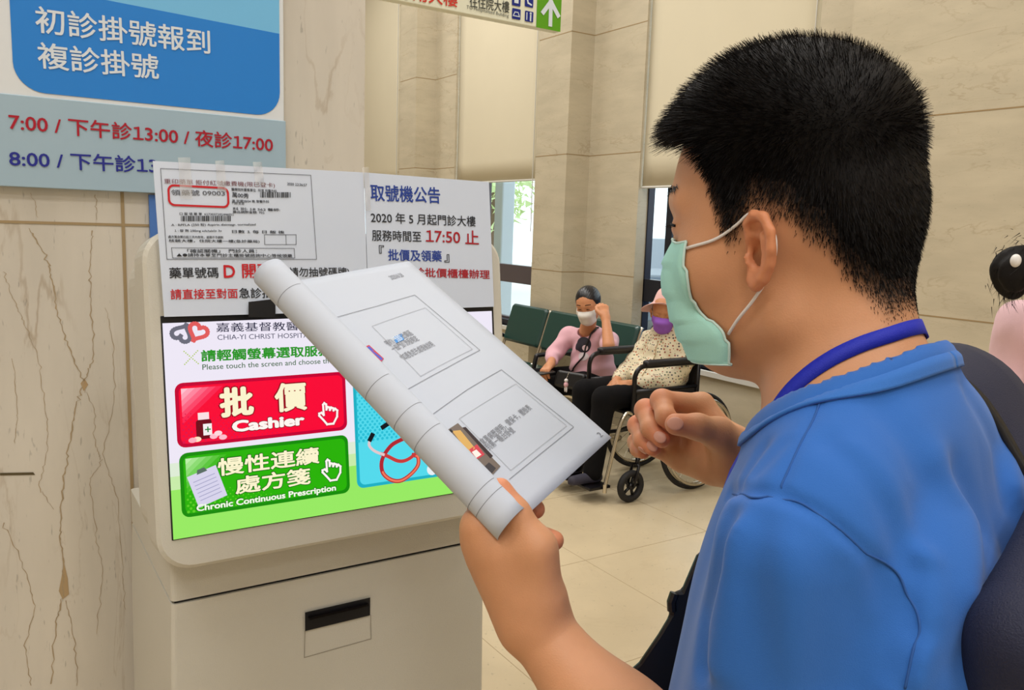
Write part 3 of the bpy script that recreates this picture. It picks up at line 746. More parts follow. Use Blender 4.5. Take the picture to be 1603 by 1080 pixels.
npl = Plane(kp.pt((0, 0), .0065)[0], kp.U, kp.V)
def sheet(name, quad, label):
    P = [npl.hit(*p) for p in quad]; c = npl.pt(np.mean(P, 0))[0]
    t = thing(name, c, label, 'notice', None); G = []
    for i in np.linspace(0, 1, 12): G.append([npl.pt(lerp(lerp(P[0], P[1], j), lerp(P[3], P[2], j), i), .0)[0] for j in np.linspace(0, 1, 12)])
    mb = MB(); mb.grid(np.array(G)); mb.build('sheet', M_pap, t, solid=.0012)
    return t
n1 = sheet('notice', [(239, 252), (569, 270), (576, 487), (257, 496)], 'white laminated notice with a printed receipt and red letter D taped on the kiosk')
n2 = sheet('notice', [(570, 270), (765, 285), (773, 480), (577, 487)], 'white laminated notice with blue heading and closing time 17:50 on the kiosk')
RDN, BLK, GRY, BLU, DRD = ink((196, 30, 40)), ink((40, 42, 48)), ink((95, 98, 106)), ink((40, 66, 150)), ink((168, 30, 42))
E1 = .0014
pline(npl, [(251, 264), (486, 274.5), (495, 406), (261, 406)], .0006, GRY, n1, 'printed_frame', E1, True)
rb_ = [npl.hit(*p) for p in ((263, 290), (353, 292), (357, 325), (266, 321))]
rc = rrect(min(rb_[0][0], rb_[3][0]), rb_[3][1], rb_[1][0] + .002, rb_[0][1], .006); pline(npl, rc, .0022, RDN, n1, 'red_box', E1, True, True)
txt(npl, '重印藥單 拒付紅號繳費機(限已登卡)', (257, 289), (430, 295), 9, ink((120, 60, 66)), n1, 0, E1)
txt(npl, '領藥號 09003', (268, 306), (352, 307), 9, GRY, n1, .01, E1)
for s_, a, b, h in (('醫療院所藥事單位 : 科室 科醫外科', (362, 299), (433, 302), 5), ('萬00秀', (363, 309), (389, 311), 8), ('男 民國28/04 晚 普醫外科', (363, 317), (421, 318), 4.5), ('門診主治', (363, 320), (382, 321), 4.5), ('科 別: 18 362 醫師:', (364, 329), (438, 331), 4.5), ('藥品調劑金額: 701', (364, 334), (414, 335), 4.5),
                    ('口 服 領 藥 單  6173037101446051', (281, 337), (366, 338), 4.5), ('A : RPFLA (250 粒) Aspirin disintegr, normalized', (268, 355), (400, 354), 5), ('1 : 錠 劑 100mg sch/tab/in 3x', (273, 364), (347, 364), 5), ('日數 1 每 日 飯 後', (363, 365), (445, 366), 5),
                    ('處方箋自開日起三天內有效，逾期不予調劑', (263, 373), (349, 374), 4.5), ('核銷大樓，住院大樓一樓(急診藥局)', (264, 380), (406, 381), 5.5), ('「確認關機」  門診人員：', (293, 396), (402, 396), 6), ('▲●請持本單至門診主櫃掛號諮詢中心等候領藥', (276, 402), (457, 403), 5.5), ('2020 12:36:57', (449, 290), (480, 292), 4)):
    txt(npl, s_, a, b, h, BLK, n1, .012, E1)
def barcode(x0, x1, y0, y1):
    mb = MB(); x = x0; r_ = random.Random(3)
    while x < x1:
        wd = r_.choice((.8, 1.2, 1.8)); mb.poly(npl.pt(np.array([npl.hit(a, b) for a, b in ((x, y1), (x + wd, y1), (x + wd, y0), (x, y0))]), E1)); x += wd + r_.choice((.8, 1.2, 1.6))
    mb.build('barcode', BLK, n1)
barcode(407, 454, 301, 309.5); barcode(283, 360, 338, 346.5)
pline(npl, [(413.5, 367.5), (463, 367.5), (463, 383), (414, 383)], .0005, BLK, n1, 'printed_frame', E1, True); pline(npl, [(447, 367.5), (447.5, 383)], .0005, BLK, n1, 'printed_frame', E1)
pline(npl, [(268, 388), (460, 389), (461, 404), (270, 404)], .0005, BLK, n1, 'printed_frame', E1, True)
txt(npl, '藥單號碼', (265, 436), (342, 435), 17, BLK, n1, .012, E1); txt(npl, 'D', (350, 435), (368, 435), 20, RDN, n1, .02, E1); txt(npl, '開頭', (379, 435.5), (427, 435), 22, RDN, n1, .016, E1)
txt(npl, '者(請勿抽號碼牌)', (431, 436), (547, 435), 17, BLK, n1, .01, E1)
txt(npl, '請直接至對面', (267, 469), (372, 467), 16, RDN, n1, .012, E1); txt(npl, '急診批價櫃檯', (374, 467), (478, 466), 16, BLK, n1, .012, E1)
txt(npl, '取號機公告', (580, 315), (689, 319), 26, BLU, n2, .014, E1)
txt(npl, '2020 年 5 月起門診大樓', (580, 349), (744, 355), 17, BLK, n2, .008, E1)
txt(npl, '服務時間至', (582, 377), (659, 379), 17, BLK, n2, .008, E1); txt(npl, '17:50 止', (666, 379), (749, 383), 22, DRD, n2, .012, E1)
txt(npl, '批價及領藥', (607, 408), (691, 410), 18, BLU, n2, .016, E1); txt(npl, '『', (593, 397), (601, 397), 13, BLK, n2, .01, E1); txt(npl, '』', (695, 411), (703, 411), 13, BLK, n2, .01, E1)
txt(npl, '(請至急診批價櫃檯辦理', (585, 434), (766, 439), 17, DRD, n2, .014, E1)
for nn, (x0, x1, y0, y1) in ((n1, (278, 297, 247, 312)), (n1, (336, 350, 252, 300)), (n1, (395, 409, 254, 290)), (n2, (566, 576, 262, 330))):
    G = []
    for i in np.linspace(0, 1, 9): G.append([npl.pt(npl.hit(lerp(x0, x1, j) + i * 4, lerp(y0, y1, i)), .0019 + .0012 * math.sin(i * 5 + j * 2) ** 2)[0] for j in np.linspace(0, 1, 4)])
    mb = MB(); mb.grid(np.array(G)); mb.build('tape', M_tape, nn, smooth=True)

# ================================================================== PEOPLE: shared anatomy
def axes(yaw_deg, pitch_deg=0.0, roll_deg=0.0):
    y, p = math.radians(yaw_deg), math.radians(pitch_deg)
    f = np.array([math.sin(y) * math.cos(p), math.cos(y) * math.cos(p), math.sin(p)]); r = np.array([math.cos(y), -math.sin(y), 0]); u = np.cross(r, f)
    a = math.radians(roll_deg); r, u = r * math.cos(a) + u * math.sin(a), u * math.cos(a) - r * math.sin(a)
    return np.stack([r, f, u])
def ax2(L, sx):
    Q = L.copy(); Q[..., 0] = np.abs(Q[..., 0]); return Q
def ear_sdf(Q):
    """Q: head-local with |x|; returns ear field and the hollow of the ear"""
    a_ = math.radians(28); d1 = np.array([math.sin(a_), -math.cos(a_), 0], np.float32); nn = np.array([math.cos(a_), math.sin(a_), 0], np.float32)
    p = Q - np.array([.0715, .0125, 0], np.float32)
    E = np.stack([p @ d1, p[..., 2], p @ nn], -1) / .86
    rim = [(.009, .001), (.004, .010), (.006, .021), (.014, .0275), (.025, .025), (.032, .013), (.032, -.001), (.027, -.013), (.018, -.024), (.010, -.029), (.005, -.026), (.003, -.018)]
    off = [.003, .005, .008, .009, .009, .009, .009, .007, .005, .004, .003, .002]
    rad = [.0022, .0036, .0042, .0044, .0046, .0044, .0042, .0044, .0058, .0062, .0052, .004]
    f = chain(E, [(a, b, c) for (a, b), c in zip(rim, off)], rad, .002)
    plate = sd_ell(E, (.016, .000, .003), (.0165, .0265, .0042)); f = smin(f, plate, .004)
    f = smin(f, chain(E, [(.020, .019, .0065), (.0235, .006, .0075), (.0215, -.009, .0065), (.012, -.017, .005)], [.0026, .0032, .0032, .003], .002), .003)
    f = smin(f, sd_cap(E, (.003, -.006, .006), (.004, -.011, .006), .0035), .003)
    f = smax(f, -sd_ell(E, (.0120, -.0035, .0105), (.0090, .0142, .0135)), .003)
    f = smax(f, -sd_ell(E, (.0155, .0175, .0095), (.0085, .0045, .0045)), .003)
    return f * .86
def head_sdf(L, fem=0.0, ear=True):
    Q = ax2(L, 0)
    f = sd_ell(L, (0, 0, .045), (.0755, .0950, .0905))
    f = smin(f, sd_ell(L, (0, -.025, .022), (.068, .0665, .07)), .03)
    f = smin(f, sd_ell(L, (0, .035, -.025), (.0605, .0565, .080)), .03)
    f = smin(f, sd_cap(Q, (.050 - .004 * fem, -.004, -.052), (.015, .056, -.070), .021, .018), .025)
    f = smin(f, sd_cap(L, (0, .058, -.069), (0, .062, -.064), .0185), .02)
    f = smin(f, sd_ell(Q, (.043, .052, -.014), (.024, .026, .026)), .02)
    f = smin(f, sd_cap(Q, (.008, .0865, .044), (.042, .072, .041), .0105, .009), .014)
    f = smax(f, -sd_ell(Q, (.032, .1045, .021), (.020, .022, .012)), .012)
    f = smin(f, sd_ell(Q, (.031, .0775, .021), (.0135, .0115, .0115)), .004)
    f = smin(f, sd_cap(Q, (.019, .0885, .0275), (.043, .078, .0265), .0028, .0024), .004)
    f = smin(f, sd_cap(L, (0, .0880, .030), (0, .0965, -.014), .0065, .0098), .010)
    f = smin(f, sd_ell(Q, (.012, .089, -.017), (.009, .009, .008)), .006)
    f = smin(f, sd_cap(Q, (0, .0870, -.050), (.022, .078, -.051), .006, .004), .008)
    f = smax(f, -sd_cap(Q, (0, .0940, -.0505), (.020, .084, -.0515), .0012), .002)
    if ear: f = smin(f, ear_sdf(Q), .004)
    return f
def hand_simple(P, wr, dirv, pal, s=1.0, curl=0.5, right=True):
    """small relaxed hand for the figures far away"""
    d = nrm(dirv); n = nrm(np.asarray(pal) - d * (np.asarray(pal) @ d)); sd = np.cross(d, n) * (1 if right else -1)
    wr = np.asarray(wr); f = sd_cap(P, wr, wr + d * .03 * s, .024 * s, .026 * s)
    for k, o in enumerate((-.03, -.01, .01, .028)):
        m_ = wr + d * (.085 - abs(o - .0) * .25) * s + sd * o * s; f = smin(f, sd_cap(P, wr + sd * o * .5 * s, m_, .015 * s, .0115 * s), .012)
        L_ = (.072, .084, .08, .062)[k] * s; p1 = m_ + (d * math.cos(curl * .8) + n * math.sin(curl * .8)) * L_ * .5; p2 = p1 + (d * math.cos(curl * 2.0) + n * math.sin(curl * 2.0)) * L_ * .5
        f = smin(f, chain(P, [m_, p1, p2], [.0105 * s, .0095 * s, .0078 * s], .003), .004)
    t0 = wr + d * .025 * s - sd * .028 * s; t1 = wr + d * .06 * s - sd * .048 * s + n * .012 * s; t2 = wr + d * .092 * s - sd * .044 * s + n * .022 * s
    return smin(f, chain(P, [t0, t1, t2], [.015 * s, .011 * s, .0088 * s], .004), .008)
M_skin = mat('skin', (178, 122, 90), 0.52, spec=.4, attr='tone', vary=.06, vscale=60, sss=.12, bump=.12, bscale=700)
SKIN = np.array(lin((203, 146, 107)))
def skin_col(n, k=(1, 1, 1)): return np.tile(SKIN * np.array(k), (n, 1))
def mask_grid(rows, nu=25, nv=40, pleat=.0012, exp=2.3, pw=5):
    """rows top->bottom of (edge(x,y,z), centre(y,z)); returns a grid of head-local points"""
    R_ = np.array([[e[0], e[1], e[2], c[0], c[1]] for e, c in rows], float); t = np.linspace(0, len(rows) - 1, nv); G = []
    for q, x in enumerate(t):
        i = min(int(x), len(rows) - 2); f = x - i; p0, p1, p2, p3 = R_[max(i - 1, 0)], R_[i], R_[i + 1], R_[min(i + 2, len(rows) - 1)]
        r = .5 * (2 * p1 + (p2 - p0) * f + (2 * p0 - 5 * p1 + 4 * p2 - p3) * f * f + (3 * p1 - p0 - 3 * p2 + p3) * f ** 3)
        pl_ = pleat * ((x * pw / (len(rows) - 1)) % 1.0)
        row = []
        for u in np.linspace(-1, 1, nu):
            k = abs(u) ** exp; row.append((r[0] * math.sin(u * PI / 2), lerp(r[3] + pl_, r[1] + pl_, k), lerp(r[4], r[2], u * u)))
        G.append(row)
    return np.array(G)

# ================================================================== THE MAN IN BLUE
HM = axes(32.94 - 58.5, -6) * np.array([[1], [.955], [1]]); HMT = np.linalg.inv(HM); HC = J(1238, 388, .645)
NB = J(1395, 608, .592); TM = axes(32.94 - 46)
def tl(*p): return NB + np.array(p, float) @ TM
shL, shR = tl(-.136, .0, -.094), tl(.158, 0, -.078)
elL, wrL = J(1175, 1420, .56), J(843, 984, .655)
elR, wrR = J(1440, 985, .83), J(1152, 716, .80)
man = thing('person', (NB[0], NB[1], 0), 'man in a blue T-shirt and green mask reading papers before the kiosk', 'person')
def H(P): return ((P - HC) @ HMT).astype(np.float32)
def Tl(P): return ((P - NB) @ TM.T).astype(np.float32)
nk0 = HC + np.array([0, -.022, -.03]) @ HM; nk1 = tl(0, .030, -.03)
def torso(P):
    Q = Tl(P); A = ax2(Q, 0)
    f = sd_ell(Q, (0, .014, -.22), (.148, .098, .235))
    f = smin(f, sd_cap(A, (0, .006, -.022), (.106, -.004, -.058), .041, .036), .04)
    f = smin(f, sd_ell(A, (.078, -.050, -.17), (.075, .045, .10)), .03)
    f = smin(f, sd_ell(Q, (0, .02, -.42), (.148, .118, .22)), .06)
    f = smin(f, sd_ell(Q, (0, .01, -.60), (.165, .125, .15)), .05)
    f = smin(f, sd_cap(P, shL, elL, .054, .046), .03); f = smin(f, sd_cap(P, shR, elR, .054, .046), .03)
    return f
def neck(P):
    return smin(sd_cap(P, nk0, nk1, .055, .056), sd_cap(P, HC + np.array([0, -.043, -.03]) @ HM, tl(0, .016, .0), .042, .036), .02)
def upper_skin(P):
    f = head_sdf(H(P)); f = smin(f, neck(P), .020)
    return smin(f, torso(P), .03)
def handR(P):
    mc = [J(1098, 634, .815), J(1084, 664, .838), J(1070, 694, .855), J(1058, 714, .862)]
    pip = [J(1036, 627, .802), J(1011, 642, .822), J(999, 666, .838), J(997, 692, .852)]
    dip = [J(1042, 652, .780), J(1019, 671, .795), J(1006, 690, .812), J(999, 703, .832)]
    tip = [J(1060, 668, .778), J(1036, 688, .783), J(1023, 702, .797), J(1007, 708, .818)]
    f = sd_cap(P, wrR, elR, .0245, .042)
    f = smin(f, sd_cap(P, wrR, J(1120, 722, .815), .0245, .021), .02)
    for k in range(4):
        f = smin(f, sd_cap(P, lerp(wrR, mc[k], .25), mc[k], .016, (.0125, .0125, .0118, .0112)[k]), .014)
    g = None
    for k in range(4):
        r = (.0098, .0098, .0092, .0082)[k]
        h = chain(P, [mc[k], pip[k], dip[k], tip[k]], [r * 1.14, r * 1.04, r * .95, r * .83], .004)
        h = smin(h, sd_ell(P, pip[k], (r * 1.1,) * 3), .004)
        g = h if g is None else smin(g, h, .0022)
    f = smin(f, g, .006)
    th = chain(P, [J(1140, 694, .782), J(1124, 679, .768), J(1092, 668, .755), J(1058, 664, .748)], [.0195, .0150, .0116, .0100], .006)
    f = smin(f, th, .008)
    return smin(f, sd_cap(P, J(1112, 724, .825), J(1072, 716, .845), .018, .015), .016)
def handL(P):
    mc = [J(750, 822, .648), J(752, 846, .655), J(762, 872, .664), J(778, 896, .672)]
    pip = [J(752, 786, .690), J(760, 815, .702), J(776, 852, .708), J(796, 884, .708)]
    dip = [J(796, 784, .706), J(826, 832, .712), J(822, 868, .720), J(828, 894, .715)]
    tip = [J(838, 797, .703), J(867, 846, .690), J(852, 876, .705), J(848, 896, .702)]
    f = sd_cap(P, wrL, elL, .0258, .043)
    f = smin(f, sd_ell(P, lerp(wrL, elL, .45), (.036, .036, .036)), .05)
    for k in range(4):
        f = smin(f, sd_cap(P, lerp(wrL, mc[k], .15), mc[k], .0200, (.0135, .0132, .0125, .012)[k]), .018)
    f = smin(f, sd_cap(P, J(836, 944, .650), J(802, 860, .645), .0195, .016), .02)
    g = None
    for k in range(4):
        r = (.0098, .0100, .0094, .0084)[k]
        h = chain(P, [mc[k], pip[k], dip[k], tip[k]], [r * 1.2, r * 1.04, r * .95, r * .86], .004)
        g = h if g is None else smin(g, h, .0025)
    f = smin(f, g, .007)
    th = chain(P, [J(844, 926, .643), J(838, 856, .634), J(807, 803, .637), J(783, 766, .644)], [.0195, .0150, .0110, .0092], .006)
    f = smin(f, th, .012)
    # web between thumb and fingers, hollow behind the knuckles, tendons
    f = smin(f, sd_cap(P, J(836, 868, .640), J(776, 850, .652), .010, .011), .02)
    for k in range(3): f = f - .0009 * np.exp(-(sd_cap(P, lerp(wrL, mc[k], .25) + ray(801, 540) * -.018, mc[k] + ray(801, 540) * -.012, 0.0) / .006) ** 2)
    return f
def arm(P, a, b, r0, r1): return sd_cap(P, a, b, r0, r1)
def bb(pts, m): P = np.array(pts); return P.min(0) - m, P.max(0) + m
parts_ = []
lo, hi = bb([HC, HC + np.array([0, 0, .15]), HC - np.array([0, 0, .12])], .125); lo = np.minimum(lo, NB - .12); lo[2] = NB[2] - .055; hi = np.maximum(hi, NB + np.array([.12, .10, 0]))
hv, hf = nets(upper_skin, lo, hi, .0021); parts_.append((hv, hf))
rp = [wrR, lerp(wrR, elR, .5), J(1040, 627, .80), J(1000, 700, .85), J(1060, 664, .745), J(1098, 632, .82)]
rv, rf = nets(handR, *bb(rp, .03), .0014); parts_.append((rv, rf))
lp = [wrL, J(752, 786, .69), J(783, 765, .64), J(870, 846, .69), J(845, 890, .71), lerp(wrL, elL, .72)]
lv, lf = nets(handL, *bb(lp, .036), .0021); parts_.append((lv, lf))
uv_, uf_ = nets(lambda P: smin(sd_cap(P, elL, shL, .042, .034), sd_cap(P, elL, lerp(elL, wrL, .4), .043, .036), .02), *bb([elL, shL, lerp(elL, wrL, .3)], .06), .006); parts_.append((uv_, uf_))
uv2, uf2 = nets(lambda P: sd_cap(P, elR, shR, .042, .034), *bb([elR, shR], .06), .007); parts_.append((uv2, uf2))
bv, bf = joinm(parts_)
body = mk('body', bv, bf, M_skin, man, True)
# skin tone: hair roots on the scalp, warmer finger ends, nails
tone = skin_col(len(bv)); Lh = (bv - HC) @ HMT
yy = [-.12, -.080, -.066, -.055, -.041, -.014, .004, .013, .022, .030, .036, .043, .050, .054, .070, .085, .12]
zz_ = [-.058, -.056, -.046, -.030, -.008, .016, .022, .020, .004, -.004, .014, .036, .056, .080, .088, .091, .094]
def hair_d(L): return L[:, 2] - np.interp(L[:, 1], yy, zz_) - .006 * np.sin(L[:, 1] * 260) * .3
nh = len(hv); hd = hair_d(Lh[:nh]); a0 = np.abs(Lh[:nh, 0])
scalp = np.ones(nh, bool) & (Lh[:nh, 2] > -.075); onear = (ear_sdf(np.abs(Lh[:nh]) * np.array([1, 0, 0]) + Lh[:nh] * np.array([0, 1, 1])) < .0025); scalp &= ~onear
fade = sstep(-.006, .024, hd) * scalp
tone[:nh] = tone[:nh] * (1 - .90 * fade[:, None]) + np.array([.010, .006, .005]) * fade[:, None]
tone[:nh][onear] *= np.array([1.05, .86, .80])
for (x, y, d) in ((1060, 668, .778), (1036, 688, .783), (1023, 702, .797), (1007, 708, .818), (1058, 664, .748), (838, 797, .703), (867, 846, .690), (783, 771, .640), (752, 786, .69), (1036, 627, .802), (1011, 642, .822), (999, 666, .838)):
    w_ = np.exp(-(np.linalg.norm(bv - J(x, y, d), axis=1) / .016) ** 2)[:, None]; tone = tone * (1 - w_ * (1 - np.array([1.06, .78, .76])))
set_col(body, tone)
M_nail = mat('fingernail', (208, 150, 130), .38, spec=.4)
for px_, py_, dx_, dy_, wd_ in ((1033, 684, .75, .65, .0054), (1021, 698, .75, .65, .0050), (1005, 705.5, .8, .6, .0042), (1057, 663, -1, -.12, .0060)):
    p = march(handR, px_, py_, .6, 1.0); g = grad(handR, p, .003); t_ = nrm(dx_ * CM[0] + dy_ * CM[1]); t_ = nrm(t_ - g * (t_ @ g)); b_n = np.cross(g, t_)
    MB().ell(p - g * .0006, (wd_ * 1.25, wd_, .0016), np.stack([t_, b_n, g]), 16, 10).build('fingernail', M_nail, man, True)
# eyebrow
eb = []
for sx in (-1, 1):
    mb = MB()
    for _ in range(110):
        t = rng.random(); p = np.array([sx * lerp(.014, .048, t), .096 - .018 * t ** 2, .049 + .004 * math.sin(t * 2.6) + rng.normal() * .0016]); p = HC + p @ HM
        p = snap(lambda q: head_sdf(H(q)), p, .0006, 2); dv = (np.array([sx * .8, -.35, .25 - .7 * t]) + rng.normal(size=3) * .15) @ HM; mb.tube([p, p + dv * .003, p + dv * .006], [.00035, .00025, .0001], 3, caps=False)
    eb.append(mb)
M_hair = mat('black_hair', (10, 5, 4), .6, spec=.22)
for mb in eb: mb.build('eyebrow', M_hair, man)
for sx in (-1, 1):
    P = [snap(lambda q: head_sdf(H(q)), HC + np.array([sx * x, .088 - 12 * (x - .02) ** 2, .0235 - 6 * (x - .03) ** 2]) @ HM, .0004, 3) for x in np.linspace(.018, .044, 10)]
    mb = MB(); mb.tube(P, .0011, 6)
    for p in P[2:]: mb.tube([p, p + np.array([sx * .2, .9, -.25]) @ HM * .006], [.0003, .0001], 3)
    mb.build('eyelash', M_hair, man)
# ---- hair
tri = hv[hf]; fn_ = np.cross(tri[:, 1] - tri[:, 0], tri[:, 2] - tri[:, 0]); fa = np.linalg.norm(fn_, axis=1); fc = tri.mean(1); fl = (fc - HC) @ HMT
fdn = hair_d(fl); okf = (fdn > -.002) & (fl[:, 2] > -.07) & (ear_sdf(np.stack([np.abs(fl[:, 0]), fl[:, 1], fl[:, 2]], 1).astype(np.float32)) > .003)
topf = sstep(.045, .105, fl[:, 2] + .15 * np.maximum(0, -fl[:, 1] - .06) * 0)
prob = fa * okf * sstep(-.004, .02, fdn) * (1.0 + .7 * topf); prob /= prob.sum()
NS = 62000
pick = rng.choice(len(hf), NS, p=prob); u_ = rng.random((NS, 2)); b_ = np.stack([(1 - u_[:, 0]) * (1 - u_[:, 1]), u_[:, 0] * (1 - u_[:, 1]), u_[:, 0] * u_[:, 1], (1 - u_[:, 0]) * u_[:, 1]], 1); root = np.einsum('ij,ijk->ik', b_, tri[pick]); Nn = fn_[pick] / fa[pick][:, None]
rl = (root - HC) @ HMT; Nl = Nn @ HMT; hd_ = hair_d(rl); tp = sstep(.05, .108, rl[:, 2]); fr = sstep(.02, .085, rl[:, 1])
side = np.stack([np.sign(rl[:, 0]) * .15, np.full(NS, .20) - .25 * sstep(-.02, -.07, rl[:, 1]), -np.full(NS, .95)], 1)
whorl = np.stack([rl[:, 0] * 4, (rl[:, 1] + .055) * 6, np.full(NS, .2)], 1)
topd = Nl * .85 + np.stack([rl[:, 0] * 2, .30 + .75 * fr, np.full(NS, .05) - .15 * fr], 1) + whorl * .12
ln = lerp(.0030 + .010 * sstep(.0, .07, hd_), .032 + .000 * fr, tp) * rng.uniform(.72, 1.08, NS) * (1 - .45 * sstep(-.05, -.085, rl[:, 1]) * (1 - tp))
dirl = (Nl * .42 + side * .8) * (1 - tp)[:, None] + topd * tp[:, None] + rng.normal(size=(NS, 3)) * .16
dirl /= np.linalg.norm(dirl, axis=1)[:, None]; bendl = np.stack([np.zeros(NS), .35 + .35 * fr, -.30 - .75 * fr], 1) * tp[:, None] + np.array([0, .05, -.45]) * (1 - tp)[:, None]
dw, bw = dirl @ HM, bendl @ HM; wd = np.cross(dw, rng.normal(size=(NS, 3))); wd /= np.linalg.norm(wd, axis=1)[:, None]
HVs, K = [], 4
for k in range(K):
    t = k / (K - 1); p = root + dw * (ln * t)[:, None] + bw * (ln * t * t * .35)[:, None]; wdt = (.00042 * (1 - .8 * t) * (.7 + .5 * tp))[:, None]
    HVs += [p - wd * wdt, p + wd * wdt]
HV_ = np.stack(HVs, 1).reshape(-1, 3); base = np.arange(NS)[:, None] * (2 * K)
HF_ = np.concatenate([base + np.array([2 * k, 2 * k + 1, 2 * k + 3, 2 * k + 2]) for k in range(K - 1)])
# soft cap of hair mass under the strands
vn = np.zeros_like(hv); np.add.at(vn, hf.ravel(), np.repeat(fn_, 4, 0)); vn /= np.linalg.norm(vn, axis=1)[:, None] + 1e-12
vl = Lh[:nh]; vt = sstep(.05, .108, vl[:, 2]); vf = sstep(.02, .085, vl[:, 1])
lift_ = (1 - .5 * sstep(-.05, -.085, vl[:, 1]) * (1 - vt)) * (.020 * vt + .004 * sstep(.03, .07, hd) * (1 - vt)) * sstep(.006, .03, hd) - .002 * (1 - sstep(.002, .012, hd))
cv = hv + vn * lift_[:, None] + (np.stack([0 * vt, .008 * vf * vt, .002 * vt], 1) @ HM)
capf = okf & (fdn > .030)
used = np.unique(hf[capf]); rem = np.full(nh, -1); rem[used] = np.arange(len(used))
V_, F_ = joinm([(HV_, HF_), (cv[used], rem[hf[capf]])])
mk('hair', V_, F_, M_hair, man, True)

# ---- T-shirt
M_shirt = mat('blue_shirt', (46, 102, 182), .8, spec=.2, sheen=.15, bump=.15, bscale=1400, vary=.03, vscale=14)
shEnd = lerp(shL, elL, .80); slN = nrm(elL - shL)
shEndR = lerp(shR, elR, .62); slNR = nrm(elR - shR)
RCY, RX, RY = .028, .084, .054
def ring_z(ca): return .030 - .040 * (1 - ca)          # ca = cosine of the turn away from the nape
RING = np.array([tl(RX * math.sin(a), RCY - RY * math.cos(a), ring_z(math.cos(a))) for a in np.linspace(0, 2 * PI, 49)])
def shirt0(P):
    Q = Tl(P); A = ax2(Q, 0)
    f = sd_ell(Q, (0, .014, -.22), (.160, .108, .240))
    f = smin(f, sd_cap(A, (0, .006, -.020), (.106, -.004, -.056), .053, .047), .04)
    f = smin(f, sd_ell(A, (.078, -.058, -.175), (.080, .048, .11)), .035)
    f = smin(f, dline(P, RING) - .007, .022)
    f = smin(f, sd_ell(Q, (0, .026, -.42), (.165, .120, .24)), .06)
    f = smin(f, sd_ell(Q, (0, .02, -.60), (.175, .14, .16)), .05)
    sl = smax(sd_cap(P, lerp(shL, elL, -.02), elL, .050, .066), (P - shEnd) @ slN, .004); f = smin(f, sl, .022)
    sr = smax(sd_cap(P, shR, elR, .060, .066), (P - shEndR) @ slNR, .004); f = smin(f, sr, .022)
    f = smax(f, NB[2] * 0 + (.86 - P[..., 2]), .004)
    e0, e1 = Q[..., 0] / RX, (Q[..., 1] - RCY) / RY; rr_ = np.sqrt(e0 * e0 + e1 * e1) + 1e-6
    hole = np.maximum(ring_z(-e1 / rr_) - .010 - Q[..., 2], (rr_ - 1) * .07)
    return np.maximum(f, -hole)
# seams and creases are pressed into the cloth along lines found on its surface
def on_shirt(pix): return [march(shirt0, x, y) for x, y in pix]
CREASE = [([(1140, 771), (1163, 768), (1215, 772), (1290, 808), (1370, 880), (1418, 940), (1431, 1000), (1416, 1079)], .0032, .0045),
          ([(1284, 622), (1252, 690), (1216, 770)], .0016, .0030),
          ([(1300, 690), (1360, 740), (1400, 810), (1438, 900), (1440, 980)], .0040, .010),
          ([(1390, 650), (1450, 760), (1440, 870)], .0026, .014),
          ([(1380, 900), (1400, 960), (1398, 1050)], .0040, .009),
          ([(1520, 620), (1560, 700), (1580, 790)], .0022, .012),
          ([(1500, 740), (1545, 830), (1548, 930), (1510, 1040)], .0030, .014),
          ([(1140, 815), (1122, 880), (1100, 960), (1097, 1040)], .0060, .010),
          ([(1190, 830), (1180, 930), (1210, 1070)], .0026, .014),
          ([(1275, 850), (1290, 950), (1280, 1075)], .0026, .014),
          ([(1330, 900), (1350, 990), (1345, 1075)], .0026, .012),
          ([(1190, 700), (1150, 760)], .003, .008),
          ([(1230, 690), (1180, 742)], .0014, .006)]
RIDGE = [([(1330, 700), (1395, 780), (1432, 860)], .0032, .010), ([(1450, 880), (1452, 960), (1425, 1060)], .0046, .010), ([(1470, 720), (1515, 800), (1525, 930)], .0030, .014),
         ([(1545, 600), (1570, 680), (1590, 760)], .0022, .010), ([(1150, 830), (1140, 930), (1125, 1040)], .0050, .012), ([(1240, 860), (1245, 960), (1240, 1075)], .003, .016)]
CL = [(np.array(on_shirt(p)), a * 1.35, w_) for p, a, w_ in CREASE] + [(np.array(on_shirt(p)), -a * 1.3, w_) for p, a, w_ in RIDGE]
def shirt(P):
    f = shirt0(P); sh = f.shape; f = f.reshape(-1); Pf = P.reshape(-1, 3); near = np.abs(f) < .03; Q = Pf[near]; add = np.zeros(len(Q), np.float32)
    if len(Q):
        for L_, a, w_ in CL:
            lo_, hi_ = L_.min(0) - 3 * w_, L_.max(0) + 3 * w_; s_ = np.all((Q > lo_) & (Q < hi_), 1)
            if s_.any(): d = dline(Q[s_], L_); add[s_] += a * np.exp(-(d / w_) ** 2)
        q = Tl(Q); add += .0012 * np.sin(q[:, 0] * 38 + q[:, 2] * 9 + 2 * np.sin(q[:, 2] * 11)) * sstep(-.12, -.35, q[:, 2])
        f[near] += add
    return f.reshape(sh)
c_ = NB + np.array([0, 0, -.25]); lo, hi = bb([tl(-.25, -.2, .08), tl(.26, .2, -.1), tl(-.25, .2, -.6), tl(.26, -.2, -.6), shEnd, shEndR], .05); lo[2] = .84; hi[2] = NB[2] + .06
sv, sf = nets(shirt, lo, hi, .0034)
mk('shirt', sv, sf, M_shirt, man, True)
M_seam = mat('seam_thread_shade', (36, 84, 154), .85)  # stitched seam, its darker blue painting the shade of the groove
for p_, _, _ in CREASE[:2]:
    P = np.array([snap(shirt, q, .0, 3) for q in curve(np.array(on_shirt(p_)), 70)])
    for _ in range(2): P[1:-1] = (P[:-2] + 2 * P[1:-1] + P[2:]) / 4
    P = np.array([snap(shirt, q, .0007, 2) for q in P]); MB().tube(P, .0008, 6).build('seam', M_seam, man, True)
